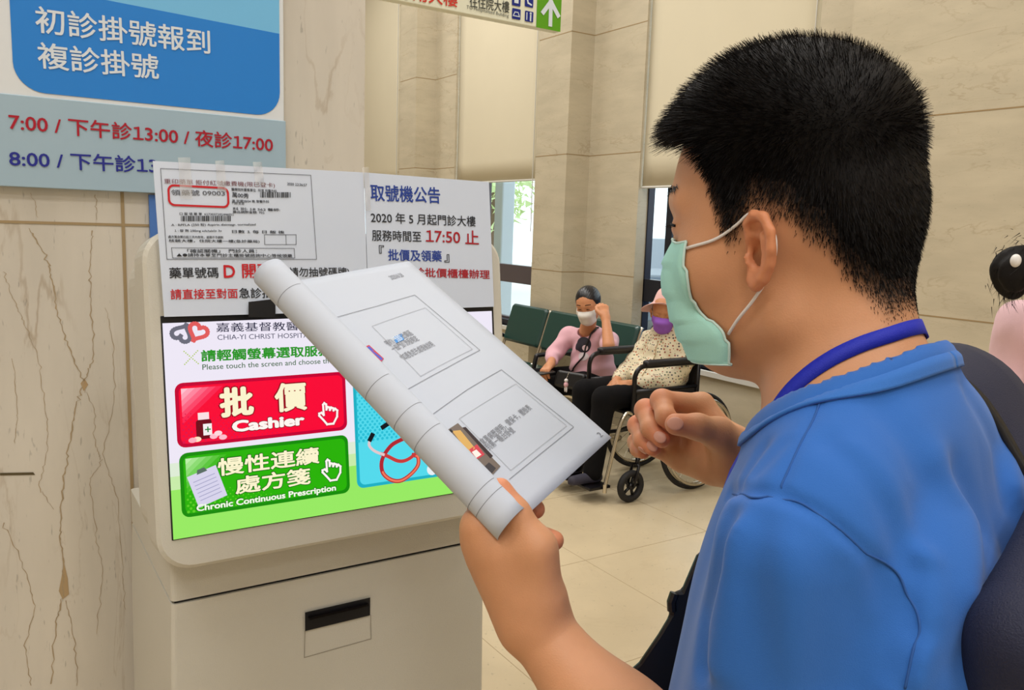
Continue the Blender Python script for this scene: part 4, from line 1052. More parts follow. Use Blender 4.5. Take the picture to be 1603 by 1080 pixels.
# ribbed collar lying on the edge of the neck opening
M_rib = mat('blue_rib', (52, 110, 190), .8, spec=.2, sheen=.15, bump=.3, bscale=1800)
def skinf(P): return np.minimum(smin(head_sdf(H(P), ear=False), neck(P), .028), smin(torso(P), neck(P), .03))
def body_or_shirt(P): return np.minimum(shirt0(P), skinf(P))
rows = []
for s_ in np.linspace(0, 1, 8):
    row = []
    for a in np.linspace(0, 2 * PI, 97)[:-1]:
        out_ = np.array([math.sin(a), -math.cos(a), 0]); p = tl(*(np.array([RX * math.sin(a), RCY - RY * math.cos(a), ring_z(math.cos(a)) + .003]) + out_ * (.0038 + .0105 * s_) + np.array([0, 0, -.012 * s_])))
        row.append(snap(shirt0, p, .0015, 3) if s_ > .2 else p)
    rows.append(row)
G = np.array(rows); 
for _ in range(2): G[1:-1] = (G[:-2] + G[1:-1] * 2 + G[2:]) / 4; G = (np.roll(G, 1, 1) + G * 2 + np.roll(G, -1, 1)) / 4
G = np.concatenate([G, G[:, :1]], 1)
mb = MB(); mb.grid(G); mb.build('collar', M_rib, man, True, solid=.0022)
# lanyard: flat blue strap round the neck and down the chest
M_lan = mat('lanyard_blue', (26, 40, 178), .55, spec=.35, bump=.3, bscale=1500)
def neckring(a, z): return tl(.072 * math.sin(a), .028 - .060 * math.cos(a), z)
lanp = [march(skinf, x, y, .3, .9) for x, y in ((1209, 656), (1232, 622), (1264, 590), (1302, 563), (1346, 541), (1395, 524), (1438, 512))]
lanp = [snap(skinf, p, .0018, 3) for p in curve(np.array(lanp + [neckring(a, z_) for a, z_ in ((.45, .050), (.75, .044), (1.05, .034), (1.4, .018), (1.8, -.002))]), 70)]
fr_ = [(.062, .085, -.04), (.058, .10, -.075), (.046, .12, -.12), (.032, .135, -.22), (.012, .135, -.34), (0, .135, -.37), (-.012, .135, -.34), (-.022, .135, -.22), (-.034, .12, -.12), (-.046, .105, -.075)]
fr_ = [snap(shirt0, tl(*p), .003, 3) for p in fr_]
lan = curve(np.array(list(lanp) + fr_ + [lanp[0]]), 220)
for _ in range(3): lan = (np.roll(lan, 1, 0) + lan * 2 + np.roll(lan, -1, 0)) / 4
T_ = np.roll(lan, -1, 0) - np.roll(lan, 1, 0); ctr_ = tl(0, .03, 0)
W_ = []
for p, t_ in zip(lan, T_):
    o_ = p - ctr_; o_[2] *= .15; o_ = nrm(o_); W_.append(nrm(np.cross(nrm(t_), o_ + np.array([0, 0, .25]))))
W_ = np.array(W_)
for _ in range(6): W_ = (np.roll(W_, 1, 0) + W_ * 2 + np.roll(W_, -1, 0)) / 4
lan = np.concatenate([lan, lan[:1]]); W_ = np.concatenate([W_, W_[:1]])
mb = MB(); mb.grid(np.stack([lan - W_ * .0055, lan, lan + W_ * .0055], 1)); mb.build('lanyard', M_lan, man, True, solid=.0014)
# mask and its loops
M_mask = mat('mask_green', (170, 222, 210), .85, spec=.2, bump=.2, bscale=1600); M_medge = mat('mask_binding', (196, 224, 216), .8); M_loop = mat('white_elastic', (226, 220, 216), .7)
rows_ = [((.054, .060, .005), (.0930, .012)), ((.057, .058, -.018), (.1045, -.014)), ((.0575, .056, -.044), (.0985, -.046)), ((.062, .036, -.062), (.092, -.066)), ((.056, .034, -.086), (.082, -.086))]
MG = mask_grid(rows_, pleat=.0026); WG = HC + MG @ HM; fh0 = lambda X: head_sdf(H(X), ear=False)
for i in range(WG.shape[0]):
    for j in range(WG.shape[1]):
        if fh0(WG[i, j][None].astype(np.float32))[0] < .0018: WG[i, j] = snap(fh0, WG[i, j], .0018, 3)
mb = MB(); mb.grid(WG); mk_o = mb.build('face_mask', M_mask, man, True, solid=.0008)
mb = MB()
for j in (0, -1): mb.grid(np.stack([WG[:, j], WG[:, j] * .93 + WG[:, j + (1 if j == 0 else -1)] * .07 + (.0 if j else .0)], 1) + np.array([0, 0, 0]))
edge = [WG[:, 0], WG[:, -1]]
for e_ in edge: mb.tube(e_, .0011, 6)
mb.tube(WG[0], .0011, 6); mb.tube(WG[-1], .0010, 6); mb.build('mask_binding', M_medge, mk_o, True)
def Hw(*p): return HC + np.array(p, float) @ HM
for sx in (-1, 1):
    pts = [(sx * .0555, .0595, .000), (sx * .066, .040, .008), (sx * .0735, .024, .0165), (sx * .0765, .0115, .0235), (sx * .077, .004, .0225), (sx * .0765, -.0030, .0175), (sx * .080, -.0085, .008), (sx * .080, -.0085, -.004), (sx * .0755, -.0035, -.015), (sx * .075, .002, -.0225), (sx * .0735, .010, -.036), (sx * .068, .024, -.050), (sx * .0605, .0345, -.0620)]
    P = [Hw(*q) for q in curve(pts, 60)]; fh = lambda X: head_sdf(H(X))
    P = [snap(fh, p, .0014, 3) if (fh(p[None].astype(np.float32))[0] < .0012) else p for p in P]; P = np.array(P)
    for _ in range(2): P[1:-1] = (P[:-2] + 2 * P[1:-1] + P[2:]) / 4
    MB().tube(P, .0012, 8).build('ear_loop', M_loop, mk_o, True)
# trousers and shoes
hipz = .90; M_dk = mat('black_trousers', (11, 10, 13), .9, spec=.2); gr = NB * np.array([1, 1, 0])
def gl_(x, y, z): return gr + np.array([x, y, 0]) @ TM + np.array([0, 0, z])
def trousers(P):
    f = sd_ell(P, gl_(0, .01, .86), (.16, .16, .13))
    for sx in (-1, 1): f = smin(f, chain(P, [gl_(sx * .085, .01, .82), gl_(sx * .10, .03, .48), gl_(sx * .11, .0, .07)], [.092, .068, .058], .03), .03)
    return np.maximum(f, .055 - P[..., 2])
v_, f_ = nets(trousers, *bb([gl_(-.1, 0, 0), gl_(.1, 0, .9)], .14), .012); mk('trousers', v_, f_, M_dk, man, True)
for sx in (-1, 1):
    def shoe(P, sx=sx): return np.maximum(smin(sd_cap(P, gl_(sx * .11, -.06, .04), gl_(sx * .13, .15, .035), .045, .04), sd_cap(P, gl_(sx * .11, -.02, .05), gl_(sx * .11, -.01, .10), .045, .05), .03), -P[..., 2])
    v_, f_ = nets(shoe, *bb([gl_(sx * .11, -.1, 0), gl_(sx * .13, .2, .12)], .06), .008); mk('shoe', v_, f_, mat('dark_shoe', (50, 50, 55), .6), man, True)

# ---- backpack on the right shoulder
M_navy = mat('navy_nylon', (20, 24, 52), .7, bump=.4, bscale=900, vary=.05)
bp = thing('backpack', tl(.14, -.24, -.40), 'navy backpack hanging on the right shoulder of the man in blue', 'backpack')
bc = J(1680, 1266, .56)
ca_, sa_ = math.cos(-.30), math.sin(-.30); Rb = np.stack([TM[0] * ca_ + TM[2] * -sa_, TM[2] * ca_ + TM[0] * sa_, TM[1]])
def bagf(P):
    q = (P - bc) @ Rb.T.astype(np.float32); h = np.array([.105, .225, .050]) - .032; d = np.abs(q) - h
    f = np.linalg.norm(np.maximum(d, 0), axis=-1) + np.minimum(d.max(-1), 0) - .032
    return f + .003 * np.sin(q[..., 1] * 40 + q[..., 0] * 18)
v_, f_ = nets(bagf, *bb([bc], .30), .006); mk('bag_body', v_, f_, M_navy, bp, True)
st = [(.085, .125, -.26), (.095, .11, -.14), (.105, .06, -.03), (.108, .01, .012), (.112, -.045, .005), (.120, -.10, -.07), (.128, -.13, -.15), (.135, -.16, -.24)]
st = curve([tl(*p) for p in st], 50); st = np.array([snap(shirt0, p, .006, 3) if i < 40 else p for i, p in enumerate(st)])
for _ in range(3): st[1:-1] = (st[:-2] + 2 * st[1:-1] + st[2:]) / 4
rows = []
for i, p in enumerate(st):
    k_ = sstep(0, 8, i) * sstep(49, 34, i)
    rows.append([p + TM[0] * x + np.array([0, 0, z]) * k_ for x, z in ((-.034, .0), (-.028, .004), (0, .008), (.03, .012), (.058, .010), (.066, .004))])
mb = MB(); mb.grid(np.array(rows)); mb.build('shoulder_strap', M_navy, bp, True, solid=.008)
mb = MB(); mb.grid(np.array(rows)[:, :2] - TM[0] * .003); mb.build('strap_edging', M_black, bp, True, solid=.010)
# ---- black pouch worn in front
po = thing('waist_pouch', J(1080, 1010, .69), 'black pouch worn in front of the man in blue', 'bag')
pp_ = [(1112, 850), (1090, 868), (1066, 924), (1052, 925), (1047, 944), (1048, 962), (1030, 992), (1000, 1036), (968, 1064), (930, 1120), (960, 1240), (1150, 1260), (1200, 1050), (1150, 900)]
P = np.array([J(x, y, .70) for x, y in pp_]); mb = MB(); mb.prism(P, ray(1060, 1000) * .075); mb.build('pouch_body', M_black, po, bevel=.012)
MB().tube([J(1056, 928, .70), J(1051, 942, .70), J(1052, 956, .70)], .004, 8).build('buckle', M_black, po)

# ================================================================== THE PAPERS
M_page = mat('printer_paper', (190, 196, 208), .75, spec=.25)
FB, FT, BR_, TR_ = J(789, 839, .640), J(416, 448, .752), J(957, 685, .765), J(640, 409, .880)
n_ = nrm(np.cross(TR_ - FT, FB - FT)); n_ = n_ * (1 if n_ @ (CP - FB) > 0 else -1)
pd = thing('document', FB, 'white printed pages held by the man, left side curled into a roll', 'papers')
RR = .0165
def fold(t, a):   # a = turn of the curl from the page plane, radians
    o = lerp(FB, FT, t); sdir = nrm(lerp(BR_, TR_, t) - o); rad = RR - .0016 * a / PI
    return o + n_ * RR + (-n_ * math.cos(a) - sdir * math.sin(a)) * rad
def page(s, t): o = lerp(FB, FT, t); return o + (lerp(BR_, TR_, t) - o) * s + n_ * .004 * math.sin(PI * s) * math.sin(PI * t)
G = []
for t in np.linspace(0, 1, 30): G.append([page(s, t) for s in np.linspace(1, 0, 16)] + [fold(t, a) for a in np.linspace(.15, 4.9, 34)])
mb = MB(); mb.grid(np.array(G)); mb.build('sheet', M_page, pd, True, solid=.0005)
G = []
for t in np.linspace(.002, .998, 12): G.append([page(s, t) - n_ * .0022 for s in np.linspace(.985, .02, 10)])
mb = MB(); mb.grid(np.array(G)); mb.build('sheet', M_page, pd, True, solid=.0004)
pg = Plane(FB, BR_ - FB, FT - FB)
if pg.N @ (CP - FB) < 0: pg.N = -pg.N
PI_, PG = ink((120, 122, 130)), ink((165, 167, 174))
def pmap(uvp, e):
    P = pg.pt(uvp, 0); A = np.stack([BR_ - FB, FT - FB], 1); out = []
    for p, ee in zip(P, np.broadcast_to(np.asarray(e), (len(P), 1)).ravel()):
        st_ = np.linalg.lstsq(A, p - FB, rcond=None)[0]
        for _ in range(3): r_ = page(st_[0], st_[1]) - FB; st_ = st_ + np.linalg.lstsq(A, (p - FB) - (r_ - n_ * ((r_) @ n_)), rcond=None)[0]
        out.append(page(st_[0], st_[1]) + n_ * ee)
    return np.array(out)
PE = .0009
def pgl(pix, m, wd=.0005, nm='printed_frame'):
    mb = MB(); P = [pg.hit(*q) for q in pix]
    for a, b in zip(P[:-1], P[1:]):
        d = nrm(b - a); q = np.array([-d[1], d[0]]) * wd / 2; k = 8
        mb.strip(pmap(np.array([lerp(a, b, i / k) for i in range(k + 1)]), PE), (q[0] * pg.U + q[1] * pg.V) / (wd / 2), wd)
    return mb.build(nm, m, pd)
def pgt(s, a, b, h, m, bold=.0): return txt(pg, s, a, b, h, m, pd, bold, PE, 'lettering', mapf=pmap)
pgl([(527, 496), (590, 476), (652, 453), (752, 545), (697, 578), (636, 612)], PI_, .0005); pgl([(657, 591), (582, 510), (668, 475), (740, 544), (657, 591)], PG, .0004)
pgl([(677, 650), (730, 612), (785, 577), (897, 669), (796, 752)], PI_, .0005); pgl([(798, 738), (717, 658), (807, 600), (886, 667), (798, 738)], PG, .0004)
mb = MB(); mb.poly(pmap(np.array([pg.hit(*q) for q in ((619, 538), (615, 528), (628, 522), (632, 532))]), PE)); mb.build('highlight', ink((70, 140, 210)), pd)
pgt('預約', (609, 543), (617, 538), 9, PI_); pgt('門診', (619, 538), (632, 531), 9, WH, .01); pgt('批價區', (632, 531), (648, 523), 9, PI_)
pgt('一般門診流程規定', (617, 552), (657, 532), 9, PI_); pgt('*如遇急症先處理後說明', (631, 566), (681, 541), 9, PI_)
pgt('拿著病歷證明，健保卡，體檢表', (757, 700), (833, 641), 10, PI_); pgt('到第一櫃台掛號', (765, 708), (806, 678), 10, PI_)
pgt('2020/6/18', (617, 427), (637, 420), 6, PI_); pgt('2', (939, 686), (943, 683), 7, PI_)
def ppic(pix, rgb): mb = MB(); mb.poly(pmap(np.array([pg.hit(*q) for q in pix]), PE + .0001 * len(pd.children) * .02)); return mb.build('printed_picture', ink(rgb), pd)
ppic(((698, 676), (715, 665), (782, 732), (768, 747)), (112, 100, 92))
for q, c_ in ((((706, 677), (719, 676), (742, 704), (733, 712)), (206, 164, 92)), (((722, 672), (727, 671), (770, 716), (766, 720)), (50, 36, 38)), (((733, 706), (745, 698), (757, 714), (744, 722)), (200, 60, 76)), (((737, 710), (744, 706), (752, 714), (744, 719)), (236, 226, 222)), (((699, 678), (704, 674), (708, 678), (703, 682)), (24, 22, 26)), (((757, 732), (764, 726), (775, 735), (768, 744)), (60, 56, 60))): ppic(q, c_)
for q, c_ in ((((572, 543), (577, 541), (600, 563), (596, 568)), (190, 60, 80)), (((574, 545), (577, 543), (598, 563), (596, 566)), (70, 90, 190))): ppic(q, c_)
for t, a1 in ((.885, 3.3), (.50, 3.3), (.385, 3.9), (.305, 3.5), (.105, 3.5), (.075, 3.5)):
    P = np.array([fold(t, a) for a in np.linspace(.5, a1, 20)]); o = lerp(FB, FT, t) + n_ * RR
    mb = MB(); mb.strip(np.array([o + (p - o) * 1.025 for p in P]), nrm(FT - FB), .0005); mb.build('printed_line', PI_, pd)

# ================================================================== WAITING BENCH
M_green = mat('green_vinyl', (26, 62, 56), .38, coat=.2)
M_chrome = mat('chrome_tube', (205, 198, 184), .18, 1.0)
be = thing('waiting_bench', (3.7, 5.0, 0), 'row of green vinyl waiting chairs on a steel frame beneath the windows', 'bench')
SW_, N0 = .56, 5.985
for k in range(3):
    y1 = N0 - k * SW_; y0 = y1 - SW_ + .035; cy = (y0 + y1) / 2
    bk = nrm(np.array([.30, 0, 1.0])); sd = np.array([0, 1.0, 0]); nn = np.cross(sd, bk)
    MB().rbox(np.array([3.845, cy, .72]), ((y1 - y0) / 2, .165, .028), np.stack([sd, bk, np.cross(sd, bk)]), .03, 5).build('backrest', M_green, be, bevel=.004)
    MB().rbox(np.array([3.53, cy, .43]), ((y1 - y0) / 2, .23, .03), np.stack([sd, nrm([1, 0, -.08]), np.cross(sd, nrm([1, 0, -.08]))]), .03, 5).build('seat', M_green, be, bevel=.004)
    for yy_ in (y0 + .0, y1 - .0):
        mb = MB(); P = curve([(3.905, yy_, .865), (3.885, yy_, .82), (3.80, yy_, .56), (3.74, yy_, .43), (3.60, yy_, .385), (3.34, yy_, .40)], 24); mb.tube(P, .013, 8); mb.build('seat_frame', M_chrome, be, True)
    ya = y1 + .012
    if k != 1: mb = MB(); mb.tube(curve([(3.80, ya, .60), (3.72, ya, .615), (3.42, ya, .62), (3.37, ya, .59), (3.36, ya, .47), (3.42, ya, .40)], 24), .017, 8); mb.build('armrest', M_black, be, True)
MB().obox((3.60, N0 - 1.5 * SW_, .34), (.03, 1.5 * SW_, .025), np.eye(3)).build('beam', M_chrome, be)
for yl in (N0 - .3, N0 - 2.6 * SW_):
    mb = MB(); mb.tube([(3.60, yl, .34), (3.60, yl, .05)], .022, 10); mb.tube(curve([(3.30, yl, .02), (3.45, yl, .05), (3.75, yl, .05), (3.92, yl, .02)], 12), .018, 8); mb.build('leg', M_chrome, be, True)

# ================================================================== FIGURES IN THE WAITING AREA
def mkskin(parts, parent, k=(1, 1, 1), name='body'):
    v, f = joinm(parts); o = mk(name, v, f, M_skin, parent, True); set_col(o, skin_col(len(v), k)); return o
def hairmass(fn, lo, hi, h, parent, m=None): v, f = nets(fn, lo, hi, h); return mk('hair', v, f, m or M_hair, parent, True)
M_shine = mat('shiny_black_hair', (24, 22, 26), .35, spec=.5)
def person_parts(hc, hm, nb, parent, hands, k=(1, 1, 1), fem=1.0, hs=.006):
    Hh = lambda P: ((P - hc) @ hm.T).astype(np.float32)
    fn = lambda P: smin(head_sdf(Hh(P), fem), sd_cap(P, hc + np.array([0, -.02, -.04]) @ hm, nb, .048, .055), .025)
    pts = [nets(fn, *bb([hc, hc + np.array([0, 0, .11]), nb], .125), .0042)]
    for h in hands: pts.append(nets(h[0], *bb(h[1], .09), .0042))
    return mkskin(pts, parent, k), fn, Hh

# ---- woman in pink
wo = thing('person', (3.55, 4.45, 0), 'seated woman in a pink top with white mask resting her head on one hand', 'person')
hcw = at_x(922, 481, 3.44); hmw = axes(-122, -20, -6)
nbw = at_x(919, 518, 3.50); chest = nbw + np.array([.03, 0, -.17]); pel = np.array([3.60, 4.47, .50])
f2 = nrm(np.array([-.94, -.34, 0])); r2 = np.array([f2[1], -f2[0], 0])   # facing; her right
sRw, sLw = nbw + r2 * .165 + np.array([.02, 0, -.055]), nbw - r2 * .16 + np.array([.02, 0, -.055])
eRw = at_x(866, 556, 3.34); wRw = at_x(862, 570, 3.14)
eLw = at_x(953, 541, 3.30); wLw = at_x(948, 497, 3.36)
pal = nrm(hcw - wLw)
hR = lambda P: np.minimum(smin(sd_cap(P, eRw, wRw, .036, .025), hand_simple(P, wRw, np.array([-.5, -.25, -.25]), (0, -.2, -1), .95, .7, True), .02), 9)
hL = lambda P: smin(sd_cap(P, eLw, wLw, .040, .026), hand_simple(P, wLw, np.array([.02, .16, .75]) + pal * .35, pal, .95, .9, False), .02)
bw_, fnw, Hw_ = person_parts(hcw, hmw, nbw, wo, [(hR, [eRw, wRw, wRw + (-.1, -.04, -.05)]), (hL, [eLw, wLw, wLw + np.array([0, .02, .11])])], (1.0, .92, .88))
M_pink = mat('pink_cotton', (222, 172, 184), .85, sheen=.15, vary=.04, vscale=20)
def topw(P):
    f = smin(sd_ell(P, chest + np.array([.02, 0, .0]), (.135, .135, .21)), sd_cap(P, sRw, sLw, .062), .05)
    f = smin(f, sd_ell(P, pel + np.array([-.02, 0, .06]), (.15, .175, .15)), .07)
    f = smin(f, chain(P, [sRw, eRw, lerp(eRw, wRw, .55)], [.066, .054, .045], .02), .03)
    f = smin(f, chain(P, [sLw, lerp(sLw, eLw, .9)], [.066, .058], .02), .03)
    f = np.maximum(f, -(sd_cap(P, nbw + (0, 0, -.01), hcw, .066, .07)))
    return f + .004 * np.sin(P[..., 2] * 60 + P[..., 1] * 35) * sstep(.95, .6, P[..., 2])
v, f = nets(topw, *bb([chest, sRw, sLw, eRw, eLw, pel, wRw], .17), .0065); mk('top', v, f, M_pink, wo, True)
# round dark print on the top
pc = snap(topw, at_x(903, 536, 3.36), .0); gN = grad(topw, pc, .02); gU = nrm(np.cross((0, 0, 1.), gN)); gV = np.cross(gN, gU)
def printed(cx, cy, rx, ry, m, off, nm='shirt_print'):
    G = []
    for r_ in np.linspace(.02, 1, 6): G.append([snap(topw, pc + gU * (cx + rx * r_ * math.cos(a)) + gV * (cy + ry * r_ * math.sin(a)), off, 3) for a in np.linspace(0, 2 * PI, 25)])
    mb = MB(); mb.grid(np.array(G)); return mb.build(nm, m, wo, True)
printed(0, .0, .062, .055, ink((44, 40, 50)), .002); printed(-.045, -.015, .026, .028, ink((44, 40, 50)), .003); printed(.02, -.02, .022, .02, ink((226, 196, 200)), .004); printed(.015, -.08, .045, .03, ink((214, 200, 204)), .002)
kR, kL = np.array([3.10, 4.66, .50]), np.array([3.06, 4.36, .50])
def trw(P):
    f = sd_ell(P, pel + np.array([0, 0, -.01]), (.17, .19, .10))
    for k_, o_ in ((kR, .09), (kL, -.09)): f = smin(f, chain(P, [pel + np.array([-.05, o_, -.0]), k_, k_ * (1, 1, 0) + np.array([.02, 0, .09])], [.085, .065, .05], .03), .03)
    return f
v, f = nets(trw, *bb([pel, kR, kL, kL * (1, 1, 0) + (0, 0, .1)], .13), .009); mk('trousers', v, f, M_dk, wo, True)
for k_ in (kR, kL):
    a_ = k_ * (1, 1, 0) + np.array([.02, 0, 0]); fn = lambda P: np.maximum(smin(sd_cap(P, a_ + (.04, 0, .04), a_ + (-.12, 0, .03), .04, .035), sd_cap(P, a_ + (0, 0, .04), a_ + (0, 0, .11), .042), .02), -P[..., 2])
    v, f = nets(fn, *bb([a_, a_ + (-.15, 0, .08)], .07), .008); mk('shoe', v, f, M_black, wo, True)
# hair drawn back into a bun
def hw(P):
    L = Hw_(P); f = sd_ell(L, (0, -.012, .056), (.084, .098, .092)); cut = L[..., 2] - np.interp(L[..., 1], [-.1, -.04, .03, .05, .09, .11], [-.05, -.01, .02, .075, .095, .1]).astype(np.float32)
    f = smax(f, -cut, .006); f = np.minimum(f, sd_ell(L, (0, -.115, .05), (.034, .032, .034))); return f + .0008 * np.sin(np.arctan2(L[..., 0], L[..., 2]) * 60)
hairmass(hw, *bb([hcw + np.array([0, -.02, .05]) @ hmw], .16), .004, wo, M_shine)
def small_mask(hc, hm, fn, m, parent, s=1.0):
    rw = [((.052, .058, .004), (.096, .010)), ((.056, .058, -.02), (.120, -.016)), ((.057, .050, -.05), (.110, -.05)), ((.054, .040, -.08), (.098, -.082)), ((.036, .034, -.096), (.076, -.104))]
    G = hc + (mask_grid(rw, 19, 22, .001) * s) @ hm
    for i in range(G.shape[0]):
        for j in range(G.shape[1]):
            if fn(G[i, j][None].astype(np.float32))[0] < .003: G[i, j] = snap(fn, G[i, j], .003, 2)
    mb = MB(); mb.grid(G); o = mb.build('face_mask', m, parent, True, solid=.001)
    for sx in (-1, 1):
        P = np.array([hc + np.array(q) @ hm for q in curve([(sx * .055, .058, .0), (sx * .075, .02, .02), (sx * .083, -.01, .015), (sx * .083, -.015, -.01), (sx * .074, .01, -.04), (sx * .055, .04, -.078)], 24)])
        P = np.array([snap(fn, p, .002, 2) if fn(p[None].astype(np.float32))[0] < .001 else p for p in P]); MB().tube(P, .0016, 6).build('ear_loop', M_loop, o, True)
    return o
small_mask(hcw, hmw, fnw, mat('mask_white', (226, 222, 216), .85), wo)
for sx in (-1, 1):
    mb = MB(); mb.tube([snap(fnw, hcw + np.array([sx * x, .09 - .4 * x * x * 20, .047 + .006 * math.sin(x * 60)]) @ hmw, .001, 2) for x in np.linspace(.014, .046, 7)], .0026, 6); mb.build('eyebrow', M_hair, wo, True)
    mb = MB(); mb.tube([snap(fnw, hcw + np.array([sx * x, .09, .0235]) @ hmw, .0012, 2) for x in np.linspace(.019, .043, 7)], .0022, 6); mb.build('eyelid', M_hair, wo, True)
# phone in her hand, bag with hanging charm
ph = wRw + np.array([-.10, -.05, -.045])
t = MB().rbox(ph, (.040, .080, .0045), np.stack([nrm([.3, 1, 0]), nrm([-1, .3, -.15]), np.cross(nrm([.3, 1, 0]), nrm([-1, .3, -.15]))]), .008).build('phone', M_black); tag(t, 'black phone held by the seated woman in pink', 'phone')
bgp = np.array([3.20, 4.50, .60])
bg_ = thing('shoulder_bag', bgp, 'small black bag with a hanging charm on the lap of the woman in pink', 'bag')
bgc = at_x(884, 594, 3.11)
MB().rbox(bgc + (.05, .0, -.01), (.11, .055, .03), np.stack([r2, nrm(np.array([.3, 0, 1])), np.cross(r2, nrm(np.array([.3, 0, 1])))]), .02, 4).build('bag_body', M_black, bg_, bevel=.006)
sp_ = [nbw + np.array([.05, -.06, .02]), nbw - r2 * .075 + np.array([-.03, 0, .015]), nbw - r2 * .05 + f2 * .12 + (0, 0, -.12), chest + f2 * .15 + (0, 0, -.03), chest + r2 * .08 + f2 * .15 + (0, 0, -.12), bgc + r2 * .08 + (.03, 0, .04)]
P = np.array([snap(topw, p, .004, 3) if i < 36 else p for i, p in enumerate(curve(sp_, 46))]); MB().tube(P, .0055, 6).build('bag_strap', M_black, bg_, True)
ch = at_x(886, 602, 3.02)
M_charm = mat('charm_pink', (228, 176, 186), .6); mb = MB(); mb.ell(ch, (.014, .014, .018)); mb.build('charm', M_charm, bg_, True)
M_chw = mat('charm_white', (232, 226, 226), .6)
MB().ell(ch + (0, 0, .026), (.012, .012, .012)).build('charm', M_chw, bg_, True)
for q in (-1, 1): MB().ell(ch + (0, .008 * q, -.03), (.005, .005, .018)).build('charm', M_chw, bg_, True)
MB().tube([ch + (.0, 0, .035), ch + (.03, .01, .075)], .0025, 6).build('charm_cord', M_chrome, bg_)

# ---- wheelchair
wc = thing('wheelchair', (3.4, 3.7, 0), 'black folding wheelchair carrying the woman in the pink hat', 'wheelchair')
M_wf = mat('wheelchair_frame', (20, 18, 22), .3, .3); M_vin = mat('black_vinyl', (24, 22, 26), .5)
def wheel(c, R, name, spokes=24):
    o = mb_ = MB(); mb_.ring(c, (0, 1, 0), R - .014, .014, 56, 10); w_ = mb_.build(name, M_rubber, wc, True)
    MB().ring(c, (0, 1, 0), R - .036, .008, 48, 8).build('rim', M_chrome, w_, True)
    mb = MB(); mb.cyl(np.array(c) - (0, .03, 0), np.array(c) + (0, .03, 0), .022, 14); mb.build('hub', M_black, w_, True)
    mb = MB()
    for k in range(spokes):
        a = 2 * PI * k / spokes; mb.tube([np.array(c) + (.02 * math.cos(a + .4), .02 * (-1) ** k, .02 * math.sin(a + .4)), np.array(c) + ((R - .04) * math.cos(a), 0, (R - .04) * math.sin(a))], .0014, 4)
    mb.build('spokes', M_chrome, w_)
    return w_
YN, YF = 3.44, 3.95
for y, s in ((YN, -1), (YF, 1)):
    w_ = wheel((3.585, y, .30), .30, 'rear_wheel'); MB().ring((3.585, y + s * .035, .30), (0, 1, 0), .262, .009, 48, 8).build('hand_rim', M_chrome, w_, True)
    cc_ = np.array([3.065, y + .01 * s, .095])
    mb = MB(); mb.ring(cc_, (0, 1, 0), .075, .02, 32, 10); cw = mb.build('caster', M_rubber, wc, True)
    mb = MB(); mb.cyl(cc_ - (0, .015, 0), cc_ + (0, .015, 0), .02, 12)
    for k in range(5): a = 2 * PI * k / 5; mb.tube([cc_, cc_ + (.06 * math.cos(a), 0, .06 * math.sin(a))], .009, 6)
    mb.build('caster_hub', M_wf, cw, True)
    mb = MB(); mb.tube([cc_ + (0, -.028, 0), cc_ + (.03, -.028, .12), cc_ + (.04, 0, .13), cc_ + (.03, .028, .12), cc_ + (0, .028, 0)], .009, 8); mb.tube([cc_ + (.04, 0, .13), (3.12, y, .26)], .014, 8); mb.build('caster_fork', M_wf, wc, True)
    yi = y - s * .045
    zt = .785 if s < 0 else .80
    mb = MB(); mb.tube(curve([(3.10, yi, .28), (3.10, yi, .64), (3.105, yi, zt - .055), (3.15, yi, zt - .012), (3.25, yi, zt - .01), (3.60, yi, zt - .01)], 40), .014, 10); mb.tube([(3.60, yi, .22), (3.60, yi, .93)], .0145, 10)
    mb.tube([(3.10, yi, .50), (3.62, yi, .50)], .013, 8); mb.tube([(3.10, yi, .28), (3.62, yi, .28)], .013, 8); mb.tube([(3.10, yi, .63), (3.60, yi, .63)], .012, 8); mb.build('side_frame', M_wf, wc, True)
    MB().rbox(np.array([3.37, yi, zt + .008]), (.20, .026, .016), np.eye(3), .014, 3).build('armrest', M_vin, wc, True)
    MB().box((3.12, yi - .004, .505), (3.58, yi + .004, .628)).build('side_panel', M_vin, wc)
    mb = MB(); mb.tube(curve([(3.60, yi, .92), (3.64, yi, .95), (3.74, yi, .945)], 12), .015, 8); mb.build('push_handle', M_rubber, wc, True)
    hp = [(3.10, yi, .50), (3.05, yi, .51), (3.00, yi, .42), (2.93, yi, .14), (2.92, yi, .10)]
    mb = MB(); mb.tube(curve(hp, 24), .0115, 8); mb.build('footrest_hanger', M_chrome, wc, True)
    MB().obox((2.90, yi - s * .10, .085), (.075, .085, .008), np.eye(3)).build('foot_plate', M_wf, wc, bevel=.003)
    MB().cyl((2.92, yi, .11), (2.92, yi, .06), .012, 8).build('plate_clamp', M_chrome, wc)
MB().box((3.10, YN + .04, .485), (3.60, YF - .04, .505)).build('seat_sling', M_vin, wc, bevel=.004)
mb = MB(); mb.grid(np.array([[[3.60 + .03 * math.sin(PI * j), lerp(YN + .045, YF - .045, j), z] for j in np.linspace(0, 1, 10)] for z in np.linspace(.52, .90, 6)])); mb.build('back_sling', M_vin, wc, True, solid=.012)
mb = MB(); mb.tube([(3.35, YN + .05, .28), (3.36, YF - .05, .48)], .011, 8); mb.tube([(3.35, YF - .05, .28), (3.36, YN + .05, .48)], .011, 8); mb.build('cross_brace', M_wf, wc)

